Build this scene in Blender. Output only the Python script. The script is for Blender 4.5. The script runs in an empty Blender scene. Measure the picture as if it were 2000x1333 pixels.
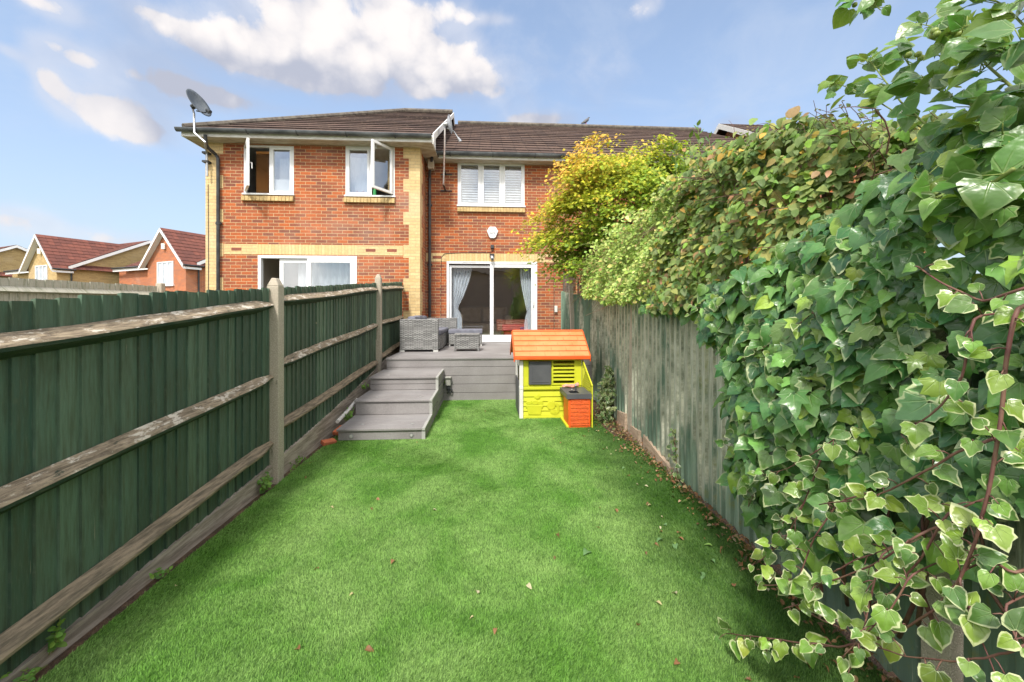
import bpy, bmesh, math, random
import numpy as np
from mathutils import Vector, Matrix
random.seed(7); rng = np.random.default_rng(11)
sc = bpy.context.scene
R_ = math.radians
# ------------------------------------------------------------------ camera
EYE = 1.45; FPX = 800.0; HOR = 610.0; PSI = math.atan(50 / 800.0)
cam_d = bpy.data.cameras.new('camera'); cam = bpy.data.objects.new('camera', cam_d)
sc.collection.objects.link(cam); sc.camera = cam
cam.location = (0, 0, EYE); cam.rotation_euler = (R_(90), 0, -PSI)
cam_d.sensor_width = 36; cam_d.lens = 36 * FPX / 2000; cam_d.shift_y = (HOR - 666.5) / 2000
cam_d.clip_start = 0.02; cam_d.clip_end = 2000
SN, CS = math.sin(PSI), math.cos(PSI)
def ray(x, y): return Vector((SN * FPX + CS * (x - 1000), CS * FPX - SN * (x - 1000), HOR - y))
def atY(x, y, Y): r = ray(x, y); return r * (Y / r.y) + Vector((0, 0, EYE))
def atX(x, y, X): r = ray(x, y); return r * (X / r.x) + Vector((0, 0, EYE))
def atZ(x, y, z): r = ray(x, y); return r * ((z - EYE) / r.z) + Vector((0, 0, EYE))
def atD(x, y, D): return ray(x, y) * (D / FPX) + Vector((0, 0, EYE))
# ------------------------------------------------------------------ light
SUN_EL, SUN_AZ = 50.0, 195.0      # azimuth clockwise from +Y: the sun is behind the viewer, a little to the left
sl = bpy.data.lights.new('sun', 'SUN'); sun = bpy.data.objects.new('sun', sl); sc.collection.objects.link(sun)
sl.energy = 2.0; sl.angle = R_(8); sl.color = (1.0, 0.95, 0.88)
sd = Vector((math.sin(R_(SUN_AZ)) * math.cos(R_(SUN_EL)), math.cos(R_(SUN_AZ)) * math.cos(R_(SUN_EL)), math.sin(R_(SUN_EL))))
sun.rotation_euler = (-sd).to_track_quat('-Z', 'Y').to_euler(); sun.location = (0, 0, 30)
sc.view_settings.view_transform = 'Standard'; sc.view_settings.look = 'None'
sc.view_settings.exposure = 1.17; sc.view_settings.gamma = 1.0
sc.cycles.max_bounces = 6; sc.cycles.transparent_max_bounces = 10

class NT:
    """small helper round a node tree"""
    def __init__(s, tree): s.t = tree; s.n = tree.nodes; s.l = tree.links
    def new(s, typ, **kw):
        n = s.n.new(typ)
        for k, v in kw.items(): setattr(n, k, v)
        return n
    def put(s, sock, v):
        if isinstance(v, bpy.types.NodeSocket): s.l.new(v, sock)
        elif v is not None:
            if hasattr(sock, 'default_value'):
                dv = sock.default_value
                if hasattr(dv, '__len__') and not hasattr(v, '__len__'): v = [v] * len(dv)
                if hasattr(dv, '__len__') and len(dv) == 4 and len(v) == 3: v = tuple(v) + (1,)
                sock.default_value = v
    def math(s, op, a, b=None, c=None, clamp=False):
        n = s.new('ShaderNodeMath', operation=op, use_clamp=clamp); s.put(n.inputs[0], a)
        if b is not None: s.put(n.inputs[1], b)
        if c is not None: s.put(n.inputs[2], c)
        return n.outputs[0]
    def vmath(s, op, a, b=None):
        n = s.new('ShaderNodeVectorMath', operation=op); s.put(n.inputs[0], a)
        if b is not None: s.put(n.inputs[1], b)
        return n.outputs['Value'] if op in ('DOT_PRODUCT', 'LENGTH', 'DISTANCE') else n.outputs[0]
    def mix(s, f, a, b, mode='MIX'):
        n = s.new('ShaderNodeMix', data_type='RGBA', blend_type=mode); n.clamp_factor = True
        s.put(n.inputs[0], f); s.put(n.inputs[6], a); s.put(n.inputs[7], b); return n.outputs[2]
    def mixf(s, f, a, b):
        n = s.new('ShaderNodeMix', data_type='FLOAT'); s.put(n.inputs[0], f); s.put(n.inputs[2], a); s.put(n.inputs[3], b); return n.outputs[0]
    def ss(s, v, lo, hi, a=0.0, b=1.0):
        n = s.new('ShaderNodeMapRange', interpolation_type='SMOOTHSTEP'); s.put(n.inputs[0], v)
        s.put(n.inputs[1], lo); s.put(n.inputs[2], hi); s.put(n.inputs[3], a); s.put(n.inputs[4], b); return n.outputs[0]
    def noise(s, vec, scale, detail=4, rough=0.55, dist=0.0):
        n = s.new('ShaderNodeTexNoise'); s.put(n.inputs['Vector'], vec); n.inputs['Scale'].default_value = scale
        n.inputs['Detail'].default_value = detail; n.inputs['Roughness'].default_value = rough; n.inputs['Distortion'].default_value = dist
        return n.outputs[0]
    def sep(s, v): n = s.new('ShaderNodeSeparateXYZ'); s.put(n.inputs[0], v); return n.outputs
    def comb(s, x, y, z=0.0):
        n = s.new('ShaderNodeCombineXYZ'); s.put(n.inputs[0], x); s.put(n.inputs[1], y); s.put(n.inputs[2], z); return n.outputs[0]
    def scale(s, v, xyz): return s.vmath('MULTIPLY', v, xyz)
    def obj(s): return s.new('ShaderNodeTexCoord').outputs['Object']
    def uv(s): return s.new('ShaderNodeTexCoord').outputs['UV']
    def attr(s, name): return s.new('ShaderNodeAttribute', attribute_name=name)
    def bump(s, h, strength=0.3, dist=0.02):
        n = s.new('ShaderNodeBump'); s.put(n.inputs['Height'], h); n.inputs['Strength'].default_value = strength
        n.inputs['Distance'].default_value = dist; return n.outputs[0]

# ------------------------------------------------------------------ sky
w = bpy.data.worlds.new('World'); sc.world = w; w.use_nodes = True
T = NT(w.node_tree); T.n.clear()
out = T.new('ShaderNodeOutputWorld'); bg = T.new('ShaderNodeBackground')
sky = T.new('ShaderNodeTexSky', sky_type='NISHITA'); sky.sun_disc = False
sky.sun_elevation = R_(SUN_EL); sky.sun_rotation = R_(SUN_AZ); sky.air_density = 1.0; sky.dust_density = 1.0; sky.ozone_density = 1.5
gen = T.new('ShaderNodeTexCoord').outputs['Generated']
dx, dy, dz = T.sep(gen)
SKYS = 0.12
n1 = T.noise(gen, 5.0, 7, 0.6, 0.3); n2 = T.noise(gen, 15.0, 6, 0.62, 0.2); n3 = T.noise(gen, 2.3, 4, 0.5)
wob = T.math('SUBTRACT', n1, 0.5); wob2 = T.math('SUBTRACT', n2, 0.5)
def blob(px, py, rx, ry, k=1.0):
    c = ray(px, py).normalized(); a = ray(px + rx, py).normalized(); b = ray(px, py - ry).normalized()
    su = abs(a.x - c.x) + 1e-4; sv = abs(b.z - c.z) + 1e-4
    u = T.math('DIVIDE', T.math('SUBTRACT', dx, c.x), su); v = T.math('DIVIDE', T.math('SUBTRACT', dz, c.z), sv)
    e = T.math('ADD', T.math('MULTIPLY', u, u), T.math('MULTIPLY', v, v))
    return T.math('MULTIPLY', T.math('EXPONENT', T.math('MULTIPLY', e, -0.9)), k), v
blobs = [(460, 100, 95, 48, .95), (600, 75, 110, 75, 1.1), (730, 90, 120, 75, 1.1), (860, 120, 90, 60, 1.1), (620, 150, 180, 32, .8),
         (900, 155, 70, 28, .9), (225, 222, 80, 44, 1.15), (120, 100, 50, 24, .95), (95, 160, 28, 46, .95), (335, 160, 95, 42, .95),
         (430, 195, 80, 22, .6), (90, 8, 60, 22, .75), (300, 28, 50, 14, .42), (15, 100, 25, 14, .7), (1060, 236, 55, 16, .9),
         (960, 38, 45, 12, .5), (1265, 12, 40, 26, .7), (1420, 245, 40, 20, .6), (40, 425, 80, 24, .75), (180, 462, 120, 20, .6),
         (760, 10, 130, 26, .8), (600, 225, 120, 14, .45), (270, 250, 50, 25, .6)]
acc = None
for b in blobs:
    g, v = blob(*b); acc = g if acc is None else T.math('ADD', acc, g)
front = T.ss(dy, 0.05, 0.25)
acc = T.math('MULTIPLY', acc, front)
fill_cl = T.math('MULTIPLY', T.ss(n3, 0.36, 0.52), T.math('SUBTRACT', 1.0, front))     # unseen cloud over the rest of the sky, added as fill light
def puffs(vec, sc_):
    vo = T.new('ShaderNodeTexVoronoi', feature='F1'); vo.inputs['Scale'].default_value = sc_; T.put(vo.inputs['Vector'], vec)
    return T.math('SUBTRACT', .5, vo.outputs['Distance'])
def warp(vec): 
    nn = T.new('ShaderNodeTexNoise'); nn.inputs['Scale'].default_value = 9; nn.inputs['Detail'].default_value = 4; T.put(nn.inputs['Vector'], vec)
    return T.vmath('ADD', vec, T.scale(T.vmath('SUBTRACT', nn.outputs['Color'], (.5, .5, .5)), (.09, .09, .09)))
wg = warp(gen); pf = T.math('ADD', puffs(wg, 9), T.math('MULTIPLY', puffs(wg, 21), .5))
gl_ = T.vmath('ADD', wg, (0.010, 0, -0.028)); pfb = T.math('ADD', puffs(gl_, 9), .06)
dens = T.math('ADD', T.math('ADD', T.math('ADD', acc, T.math('MULTIPLY', T.math('SUBTRACT', pf, .12), .9)), T.math('MULTIPLY', wob, .9)), T.math('MULTIPLY', wob2, 1.1))
veil = T.math('MULTIPLY', T.ss(T.math('ADD', acc, T.math('MULTIPLY', wob, 1.6)), .02, .75), .42)
cov = T.math('MAXIMUM', T.math('MULTIPLY', veil, front), T.math('MAXIMUM', T.math('MULTIPLY', T.ss(dens, 0.32, 0.84), T.ss(acc, .08, .3)), T.math('MULTIPLY', fill_cl, 0.9)))
# shading: sample the same density a bit lower in the sky -> bright tops, grey bases
gen_lo = T.vmath('ADD', gen, (0.012, 0, -0.035))
n1b = T.noise(gen_lo, 5.0, 7, 0.6, 0.3); n2b = T.noise(gen_lo, 15.0, 4, 0.6, 0.2)
def vgrad(px, py, ry):
    c = ray(px, py).normalized(); b = ray(px, py - ry).normalized()
    return T.math('DIVIDE', T.math('SUBTRACT', dz, c.z), b.z - c.z)
g1 = vgrad(700, 118, 85)
relief = T.math('ADD', T.math('MULTIPLY', T.math('SUBTRACT', n1, n1b), .9), T.math('MULTIPLY', T.math('SUBTRACT', pf, pfb), .75))
relief = T.math('ADD', relief, T.math('MULTIPLY', T.math('SUBTRACT', n2, n2b), .35))
lit = T.math('ADD', T.math('ADD', T.ss(g1, -0.85, 0.15, 0.15, 0.86), T.math('MULTIPLY', T.math('SUBTRACT', pf, .12), .35)), relief)
leftw = T.ss(dx, ray(330, 200).normalized().x, ray(200, 200).normalized().x)     # the small clouds on the left are lit low down too
lit = T.mixf(T.math('MULTIPLY', leftw, .7), lit, .85)
lit = T.ss(lit, 0.0, 1.0)
ccol = T.mix(lit, (0.50, 0.53, 0.64), (1.0, 0.95, 0.93))
skyc = T.vmath('SCALE', sky.outputs[0]); T.n[-1].inputs[3].default_value = SKYS
hz = T.math('POWER', T.math('SUBTRACT', 1.0, T.math('MAXIMUM', dz, 0.0), clamp=True), 3.2)
skyc = T.mix(T.math('ADD', T.math('MULTIPLY', hz, 0.66), 0.26), skyc, (0.255, 0.305, 0.375))
thin = T.math('MULTIPLY', T.ss(T.noise(T.scale(gen, (1, 1, 2.2)), 3.4, 6, .6, .5), .45, .75), .35)
skyc = T.mix(thin, skyc, (0.30, 0.34, 0.41))
ccol = T.vmath('SCALE', ccol); T.n[-1].inputs[3].default_value = 0.47
back = T.math('SUBTRACT', 1.0, front)
ccol = T.mix(back, ccol, (1.15, 1.11, 1.06))  # cloud behind the viewer set brighter than the visible ones, as fill
fin = T.mix(cov, skyc, ccol)
fin = T.mix(T.ss(dz, -0.05, 0.0, 1, 0), fin, (0.12, 0.13, 0.10))
T.put(bg.inputs[0], fin); bg.inputs[1].default_value = 1.0; T.l.new(bg.outputs[0], out.inputs[0])

# ------------------------------------------------------------------ materials
def newmat(name):
    m = bpy.data.materials.new(name); m.use_nodes = True; t = NT(m.node_tree)
    p = [n for n in t.n if n.type == 'BSDF_PRINCIPLED'][0]; return m, t, p
def setp(t, p, col=None, rough=None, normal=None, spec=None, metal=None):
    if col is not None: t.put(p.inputs['Base Color'], col)
    if rough is not None: t.put(p.inputs['Roughness'], rough)
    if normal is not None: t.put(p.inputs['Normal'], normal)
    if spec is not None: p.inputs['Specular IOR Level'].default_value = spec
    if metal is not None: p.inputs['Metallic'].default_value = metal
def plain(name, c1, c2=None, rough=0.6, sc_=6.0, stretch=(1, 1, 1), bump=0.0, bd=0.004, spec=0.4, metal=0.0, lo=.35, hi=.65, fine=0.12):
    m, t, p = newmat(name); o = t.scale(t.obj(), stretch)
    c2 = c2 or tuple(x * .78 for x in c1)
    n = t.noise(o, sc_, 6, .6); n_ = t.noise(o, sc_ * 9, 3, .6)
    col = t.mix(t.ss(n, lo, hi), c1, c2)
    col = t.mix(fine, col, t.mix(n_, (0, 0, 0), (1, 1, 1)), 'OVERLAY')
    nb = t.bump(t.math('ADD', n, t.math('MULTIPLY', n_, .5)), bump, bd) if bump else None
    setp(t, p, col, t.ss(n_, 0, 1, rough - .08, rough + .1), nb, spec, metal); return m
def wallcoord(t):
    """(u, z): u runs along the wall whatever way it faces"""
    g = t.new('ShaderNodeNewGeometry'); tang = t.vmath('CROSS_PRODUCT', g.outputs['Normal'], (0, 0, 1))
    u = t.vmath('DOT_PRODUCT', g.outputs['Position'], tang); z = t.sep(g.outputs['Position'])[2]
    return u, z
def brick(name, c1, c2, mort, bw=.225, rh=.0705, ms=.0095, bias=-.1, swap=False, var=.35, bump=.6):
    m, t, p = newmat(name); u, z = wallcoord(t)
    vec = t.comb(z, u) if swap else t.comb(u, z)
    b = t.new('ShaderNodeTexBrick'); t.put(b.inputs['Vector'], vec); b.offset = 0.5 if not swap else 0.0
    b.inputs['Scale'].default_value = 1; b.inputs['Brick Width'].default_value = bw; b.inputs['Row Height'].default_value = rh
    b.inputs['Mortar Size'].default_value = ms / 2; b.inputs['Mortar Smooth'].default_value = .25; b.inputs['Bias'].default_value = bias
    t.put(b.inputs['Color1'], c1); t.put(b.inputs['Color2'], c2); t.put(b.inputs['Mortar'], mort)
    o = t.new('ShaderNodeNewGeometry').outputs['Position']
    n = t.noise(o, 24, 5, .65); nl = t.noise(o, .8, 3); n3_ = t.noise(t.comb(t.math('MULTIPLY', u, .9), z), 70, 3, .7)
    col = t.mix(var, b.outputs['Color'], t.mix(n, (0, 0, 0), (1, 1, 1)), 'OVERLAY')
    col = t.mix(.25, col, t.mix(n3_, (0, 0, 0), (1, 1, 1)), 'OVERLAY')
    col = t.mix(t.math('MULTIPLY', t.ss(nl, .5, .75), .18), col, (.55, .47, .4))
    h = t.math('SUBTRACT', t.math('MULTIPLY', n, .35), b.outputs['Fac'])
    setp(t, p, col, .82, t.bump(h, bump, .006), .25); return m
M = {}
M['brick'] = brick('red_brick', (.43, .112, .035), (.20, .072, .047), (.50, .36, .20), ms=.011, bias=.0)
M['brick_y'] = brick('yellow_brick', (.66, .49, .25), (.56, .40, .19), (.40, .30, .18), ms=.008, var=.3)
M['soldier'] = brick('soldier_brick', (.68, .50, .25), (.58, .41, .18), (.33, .24, .14), bw=5.0, rh=.0705, ms=.007, swap=True, var=.3)
M['brick_far_y'] = brick('far_yellow_brick', (.50, .36, .16), (.38, .26, .11), (.42, .33, .2), ms=.012)
M['brick_far_r'] = brick('far_red_brick', (.48, .15, .06), (.30, .10, .06), (.5, .36, .24), ms=.012)
M['brick_dark'] = brick('brown_brick', (.50, .33, .23), (.36, .24, .18), (.55, .48, .4), ms=.014)  # brown brick of the house behind the viewer

def roofmat(name, c1, c2, moss_shade=.5, gauge=.42, wdt=.30):
    m, t, p = newmat(name); uv = t.uv(); u, v, _ = t.sep(uv)
    ui = t.math('FLOOR', t.math('DIVIDE', u, wdt)); vi = t.math('FLOOR', t.math('DIVIDE', v, gauge))
    wn = t.new('ShaderNodeTexWhiteNoise', noise_dimensions='3D'); t.put(wn.inputs[0], t.comb(ui, vi))
    col = t.mix(wn.outputs[0], c1, c2)
    uf = t.math('FRACT', t.math('DIVIDE', u, wdt)); joint = t.ss(t.math('PINGPONG', uf, .5), .0, .05, 1, 0)
    vf = t.math('FRACT', t.math('DIVIDE', v, gauge))
    n = t.noise(t.scale(uv, (1, 1.6, 1)), 7, 6, .65); nn = t.noise(uv, 38, 4, .7)
    col = t.mix(t.math('MULTIPLY', joint, .6), col, (.02, .015, .012))
    col = t.mix(.45, col, t.mix(n, (0, 0, 0), (1, 1, 1)), 'OVERLAY')
    edge = t.ss(vf, .0, .12, 1, 0)
    mo = t.math('MULTIPLY', t.ss(t.math('ADD', t.math('MULTIPLY', nn, .6), t.math('MULTIPLY', edge, .25)), .50, .66), moss_shade)
    col = t.mix(mo, col, (.36, .29, .20))
    setp(t, p, col, .85, t.bump(t.math('ADD', nn, joint), .4, .01), .2); return m
M['roof'] = roofmat('roof_tiles', (.118, .076, .058), (.080, .054, .044), .75)
M['roof_red'] = roofmat('far_roof_tiles', (.20, .075, .055), (.13, .055, .045), .15, gauge=.33)
M['tile_edge_shade'] = plain('tile_edge_shade', (.022, .014, .012), (.13, .10, .07), .9, 11, lo=.5, hi=.75, fine=.3)  # near-black tone paints the shadow under each tile edge; pale flecks are lichen
M['white'] = plain('white_upvc', (.80, .80, .80), (.74, .75, .76), .32, 3, spec=.5, fine=.03)
M['white_wood'] = plain('weathered_white_paint', (.74, .73, .70), (.60, .57, .52), .6, 7, (1, 4, 4), .2, fine=.2)
M['soffit'] = plain('soffit_board', (.55, .50, .40), (.38, .31, .22), .7, 4, (1, 3, 3), fine=.2)
M['black'] = plain('black_plastic', (.022, .024, .026), (.05, .053, .055), .4, 6, fine=.1)
M['gutter'] = plain('gutter_plastic', (.045, .052, .058), (.13, .14, .145), .38, 3, (.6, 1, 1), fine=.2)
M['metal'] = plain('galvanised_metal', (.45, .46, .47), (.32, .33, .34), .4, 14, metal=.7)
M['rust'] = plain('rusty_pole', (.42, .40, .38), (.22, .13, .09), .5, 11, (1, 1, .5), metal=.4)
M['dish'] = plain('grey_dish_mesh', (.085, .10, .115), (.13, .145, .16), .5, 5, fine=.2)
M['dish_l'] = plain('pale_dish', (.42, .44, .47), (.32, .33, .36), .45, 5, fine=.15)
M['lead'] = plain('ridge_mortar', (.085, .070, .060), (.16, .14, .11), .8, 9, (1, 1, 1), .3, .02, fine=.3)
M['dark'] = plain('dark_interior', (.09, .075, .06), (.06, .05, .045), .9, 2)
M['room'] = plain('room_wall', (.82, .74, .64), (.74, .66, .56), .9, 2)
M['room_w'] = plain('room_wall_pale', (.62, .61, .60), (.55, .54, .53), .9, 2)
M['curtain'] = plain('pale_curtain_cloth', (.86, .89, .93), (.76, .80, .86), .8, 5, (6, 6, 1), .1)
M['net'] = plain('white_voile', (.72, .74, .77), (.60, .63, .67), .8, 5, (9, 9, 1))
M['cream'] = plain('cream_upholstery', (.72, .62, .47), (.60, .50, .37), .9, 8, fine=.2)
M['redcloth'] = plain('red_cloth', (.55, .05, .06), (.40, .04, .06), .8, 6)
M['purple'] = plain('purple_plastic', (.10, .03, .22), None, .5)
M['woodblind'] = plain('wooden_blind', (.50, .22, .05), (.38, .15, .03), .5, 10, (1, 1, 6))
M['blind'] = plain('white_blind_slat', (.74, .75, .76), None, .5)
M['green_pl'] = plain('green_plastic', (.05, .35, .10), None, .4)
M['pinkcloth'] = plain('pink_cloth', (.6, .3, .3), None, .8)

def glassmat(name, refl=.16, tint=(.93, .95, .96)):
    m, t, p = newmat(name); t.n.remove(p); o = [n for n in t.n if n.type == 'OUTPUT_MATERIAL'][0]
    tr = t.new('ShaderNodeBsdfTransparent'); t.put(tr.inputs[0], tint); g = t.new('ShaderNodeBsdfGlossy'); g.inputs['Roughness'].default_value = .01
    pos = t.new('ShaderNodeNewGeometry').outputs['Position']
    t.put(g.inputs['Normal'], t.bump(t.noise(pos, 1.6, 2), .05, .05))
    lw = t.new('ShaderNodeLayerWeight'); lw.inputs['Blend'].default_value = .5
    f = t.math('ADD', t.math('MULTIPLY', t.math('POWER', lw.outputs['Facing'], 4.0), .6), refl, clamp=True)
    mx = t.new('ShaderNodeMixShader'); t.put(mx.inputs[0], f); t.l.new(tr.outputs[0], mx.inputs[1]); t.l.new(g.outputs[0], mx.inputs[2])
    t.l.new(mx.outputs[0], o.inputs[0]); return m
M['glass'] = glassmat('window_glass', .20)
M['glass_up'] = glassmat('window_glass_bright', .26)

def concrete():
    m, t, p = newmat('concrete_post'); o = t.obj()
    n = t.noise(o, 9, 6, .65); v = t.new('ShaderNodeTexVoronoi'); t.put(v.inputs[0], o); v.inputs['Scale'].default_value = 130
    agg = t.ss(v.outputs[0], .15, .5)
    c = t.mix(n, (.25, .22, .17), (.44, .39, .31)); c = t.mix(t.math('MULTIPLY', agg, .75), (.62, .55, .44), c)
    n2_ = t.noise(t.scale(o, (1, 1, .3)), 20, 5, .7); c = t.mix(t.ss(n2_, .60, .72), c, (.13, .14, .09))
    setp(t, p, c, .9, t.bump(t.math('ADD', n, agg), .8, .004), .2); return m
M['concrete'] = concrete()

def fence_green():
    m, t, p = newmat('dark_green_fence_paint'); o = t.obj(); a = t.attr('tint').outputs['Fac']
    st = t.scale(o, (1, 9, .9)); n = t.noise(st, 5, 6, .6); fn = t.noise(t.scale(o, (1, 22, 1.6)), 9, 5, .7)
    base = t.mix(a, (.048, .104, .074), (.112, .174, .118))
    base = t.mix(t.ss(n, .35, .75), base, (.060, .085, .050)); base = t.mix(.35, base, t.mix(fn, (0, 0, 0), (1, 1, 1)), 'OVERLAY')
    big = t.noise(t.scale(o, (1, 1, .6)), 1.3, 4); base = t.mix(t.math('MULTIPLY', t.ss(big, .45, .7), .35), base, (.075, .095, .055))
    base = t.mix(.55, base, t.mix(a, (.32, .32, .32), (.68, .68, .68)), 'OVERLAY'); base = t.mix(t.math('MULTIPLY', t.ss(fn, .55, .68), .4), base, (.13, .16, .11)); kn = t.new('ShaderNodeTexVoronoi'); t.put(kn.inputs[0], t.scale(o, (1, 1, .8))); kn.inputs['Scale'].default_value = 4.2
    base = t.mix(t.math('MULTIPLY', t.ss(kn.outputs[0], .02, .07, 1, 0), .5), base, (.10, .12, .07))
    # flakes of bare wood, long and thin, and a few white splashes
    fl = t.noise(t.scale(o, (1, 45, 1.1)), 3.1, 3, .5); base = t.mix(t.ss(fl, .725, .75), base, (.38, .34, .25))
    sp = t.noise(t.scale(o, (1, 3.0, .9)), 5.3, 6, .75); base = t.mix(t.ss(sp, .775, .79), base, (.6, .62, .6))
    setp(t, p, base, t.ss(n, .2, .8, .5, .7), t.bump(t.math('ADD', t.math('MULTIPLY', n, .6), fn), .45, .004), .35); return m
M['fence'] = fence_green()
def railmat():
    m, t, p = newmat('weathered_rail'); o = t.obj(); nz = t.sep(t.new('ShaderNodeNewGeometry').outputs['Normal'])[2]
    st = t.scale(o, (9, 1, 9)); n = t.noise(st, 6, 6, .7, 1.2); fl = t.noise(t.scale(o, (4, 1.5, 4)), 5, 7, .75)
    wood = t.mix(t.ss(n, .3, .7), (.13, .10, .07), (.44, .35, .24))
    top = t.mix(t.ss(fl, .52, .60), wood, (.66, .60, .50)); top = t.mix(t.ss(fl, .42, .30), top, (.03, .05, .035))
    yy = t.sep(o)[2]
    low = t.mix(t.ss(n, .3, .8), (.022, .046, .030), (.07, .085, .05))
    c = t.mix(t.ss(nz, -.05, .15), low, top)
    setp(t, p, c, .8, t.bump(t.math('ADD', n, t.math('MULTIPLY', fl, 1.2)), .9, .006), .25); return m
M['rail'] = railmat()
M['rail_low'] = plain('grey_brown_rail', (.32, .25, .17), (.13, .105, .072), .8, 7, (9, .8, 9), .9, .005, fine=.4)
M['gravel_board'] = plain('wood_gravel_board', (.48, .41, .34), (.24, .20, .16), .85, 4, (4, .7, 8), .7, .006, fine=.4)
M['pale_timber'] = plain('pale_split_timber', (.55, .42, .30), (.40, .29, .21), .8, 6, (3, 1, 6), .7, .01, fine=.3)
M['grey_fence'] = plain('silvered_fence_boards', (.42, .41, .34), (.22, .23, .15), .85, 5, (1, 6, .8), .5, .005, lo=.45, hi=.75, fine=.45)
M['old_wood'] = plain('old_trellis_wood', (.24, .20, .16), (.13, .11, .09), .85, 9, fine=.3)
def peeled():
    m, t, p = newmat('peeling_green_boards'); o = t.obj(); x, y, z = t.sep(o); a = t.attr('tint').outputs['Fac']
    st = t.scale(o, (1, 16, 1.0)); n = t.noise(st, 2.2, 9, .68); f = t.noise(t.scale(o, (1, 34, 1.6)), 3.0, 8, .78); bl = t.noise(t.scale(o, (1, 1.2, .55)), 1.5, 4, .55)
    green = t.mix(a, (.15, .23, .17), (.22, .30, .22)); green = t.mix(.4, green, t.mix(n, (0, 0, 0), (1, 1, 1)), 'OVERLAY')
    bare = t.mix(t.ss(f, .35, .65), (.25, .26, .19), (.72, .71, .58))
    wear = t.math('ADD', t.math('MULTIPLY', n, .75), t.math('MULTIPLY', t.math('SUBTRACT', bl, .5), 1.3))
    yw = t.math('MULTIPLY', t.ss(y, -2.4, -1.2), t.ss(y, 2.2, 3.4, 1, 0)); wear = t.math('ADD', wear, t.math('MULTIPLY', yw, .22))
    wear = t.math('ADD', wear, t.ss(z, .15, .75, -.14, .05))
    c = t.mix(t.math('MULTIPLY', t.ss(wear, .44, .58), .85), green, bare)
    al = t.noise(t.scale(o, (1, 3, 1)), 7, 6, .7); c = t.mix(t.math('MULTIPLY', t.ss(al, .52, .7), t.math('MULTIPLY', t.ss(y, 0.0, -1.6), .75)), c, (.26, .27, .075))
    c = t.mix(t.math('MULTIPLY', t.ss(f, .60, .68), .6), c, (.62, .60, .50)); c = t.mix(t.math('MULTIPLY', t.ss(f, .42, .34), .3), c, (.08, .10, .07)); c = t.mix(.32, c, t.mix(a, (.3, .3, .3), (.7, .7, .7)), 'OVERLAY')
    setp(t, p, c, .8, t.bump(t.math('ADD', n, f), .7, .004), .25); return m
M['peel'] = peeled()
def decking():
    m, t, p = newmat('grey_composite_decking'); o = t.obj()
    n = t.noise(t.scale(o, (1.2, 30, 30)), 4, 5, .6); b = t.noise(o, 2.0, 4); f = t.noise(o, 60, 3)
    c = t.mix(n, (.215, .20, .197), (.26, .245, .24)); c = t.mix(t.ss(b, .35, .7), c, (.30, .285, .28))
    c = t.mix(.25, c, t.mix(f, (0, 0, 0), (1, 1, 1)), 'OVERLAY')
    setp(t, p, c, .62, t.bump(n, .25, .002), .35); return m
M['deck'] = decking()
M['deck_trim'] = plain('pale_step_trim', (.42, .42, .39), (.36, .36, .34), .5, 5, fine=.1)
M['groove'] = plain('deck_gap', (.05, .045, .04), None, .9)
def wicker():
    m, t, p = newmat('grey_wicker'); u, z = wallcoord(t)
    zi = t.math('FLOOR', t.math('DIVIDE', z, .020)); ph = t.math('MULTIPLY', zi, math.pi)
    over = t.math('SINE', t.math('ADD', t.math('MULTIPLY', u, 2 * math.pi / .085), ph))
    zf = t.math('PINGPONG', t.math('DIVIDE', z, .020), .5)
    wn = t.new('ShaderNodeTexWhiteNoise', noise_dimensions='2D'); t.put(wn.inputs[0], t.comb(zi, t.math('FLOOR', t.math('DIVIDE', u, .17))))
    c = t.mix(wn.outputs[0], (.20, .20, .195), (.40, .40, .385)); c = t.mix(t.ss(over, -1, .1, .55, 0), c, (.06, .06, .06))
    c = t.mix(t.ss(zf, .0, .16, .75, 0), c, (.03, .03, .03))
    h = t.math('ADD', t.math('MULTIPLY', over, .5), t.math('MULTIPLY', t.ss(zf, 0, .25), 1.2))
    setp(t, p, c, .55, t.bump(h, .8, .006), .4); return m
M['wicker'] = wicker()
M['cushion'] = plain('grey_blue_cushion', (.19, .195, .235), (.145, .15, .185), .9, 8, fine=.2)
M['feet'] = plain('white_furniture_foot', (.6, .6, .57), None, .5)
M['lime'] = plain('lime_plastic', (.62, .63, .035), (.55, .58, .03), .45, 4, fine=.06)
M['orange'] = plain('orange_plastic', (.88, .29, .12), (.84, .23, .08), .45, 3, fine=.06)
M['orange_d'] = plain('deep_orange_plastic', (.85, .14, .025), (.75, .11, .02), .42, 5, fine=.06)
M['offwhite'] = plain('off_white_plastic', (.74, .73, .68), (.66, .64, .58), .5, 3, fine=.08)
M['slate'] = plain('slate_grey_plastic', (.105, .108, .115), (.085, .088, .095), .45, 5, fine=.08)
M['doll'] = plain('doll_skin', (.72, .34, .25), (.66, .28, .22), .5, 6, fine=.05)
M['grille'] = plain('grey_louvre_box', (.38, .38, .34), None, .6)
M['bird'] = plain('pigeon_feathers', (.08, .085, .10), (.15, .15, .16), .7, 20)
M['terracotta'] = plain('loose_brick', (.55, .16, .07), (.42, .12, .06), .85, 8, bump=.5, fine=.3)
M['pvc'] = plain('white_pipe', (.68, .67, .64), (.5, .48, .44), .4, 8)
M['soil'] = plain('soil_and_litter', (.085, .055, .035), (.20, .12, .07), .95, 14, bump=1.0, bd=.03, lo=.4, hi=.75, fine=.6)
M['stem'] = plain('reddish_stem', (.14, .055, .05), (.20, .11, .075), .6, 20)
M['stem_g'] = plain('green_stem', (.20, .26, .06), (.16, .20, .05), .6, 20)
M['bark'] = plain('tree_bark', (.12, .085, .055), (.07, .05, .035), .85, 12, (3, 3, 1), .6, .01)
M['text'] = plain('printed_grey', (.15, .15, .17), None, .6)
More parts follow.
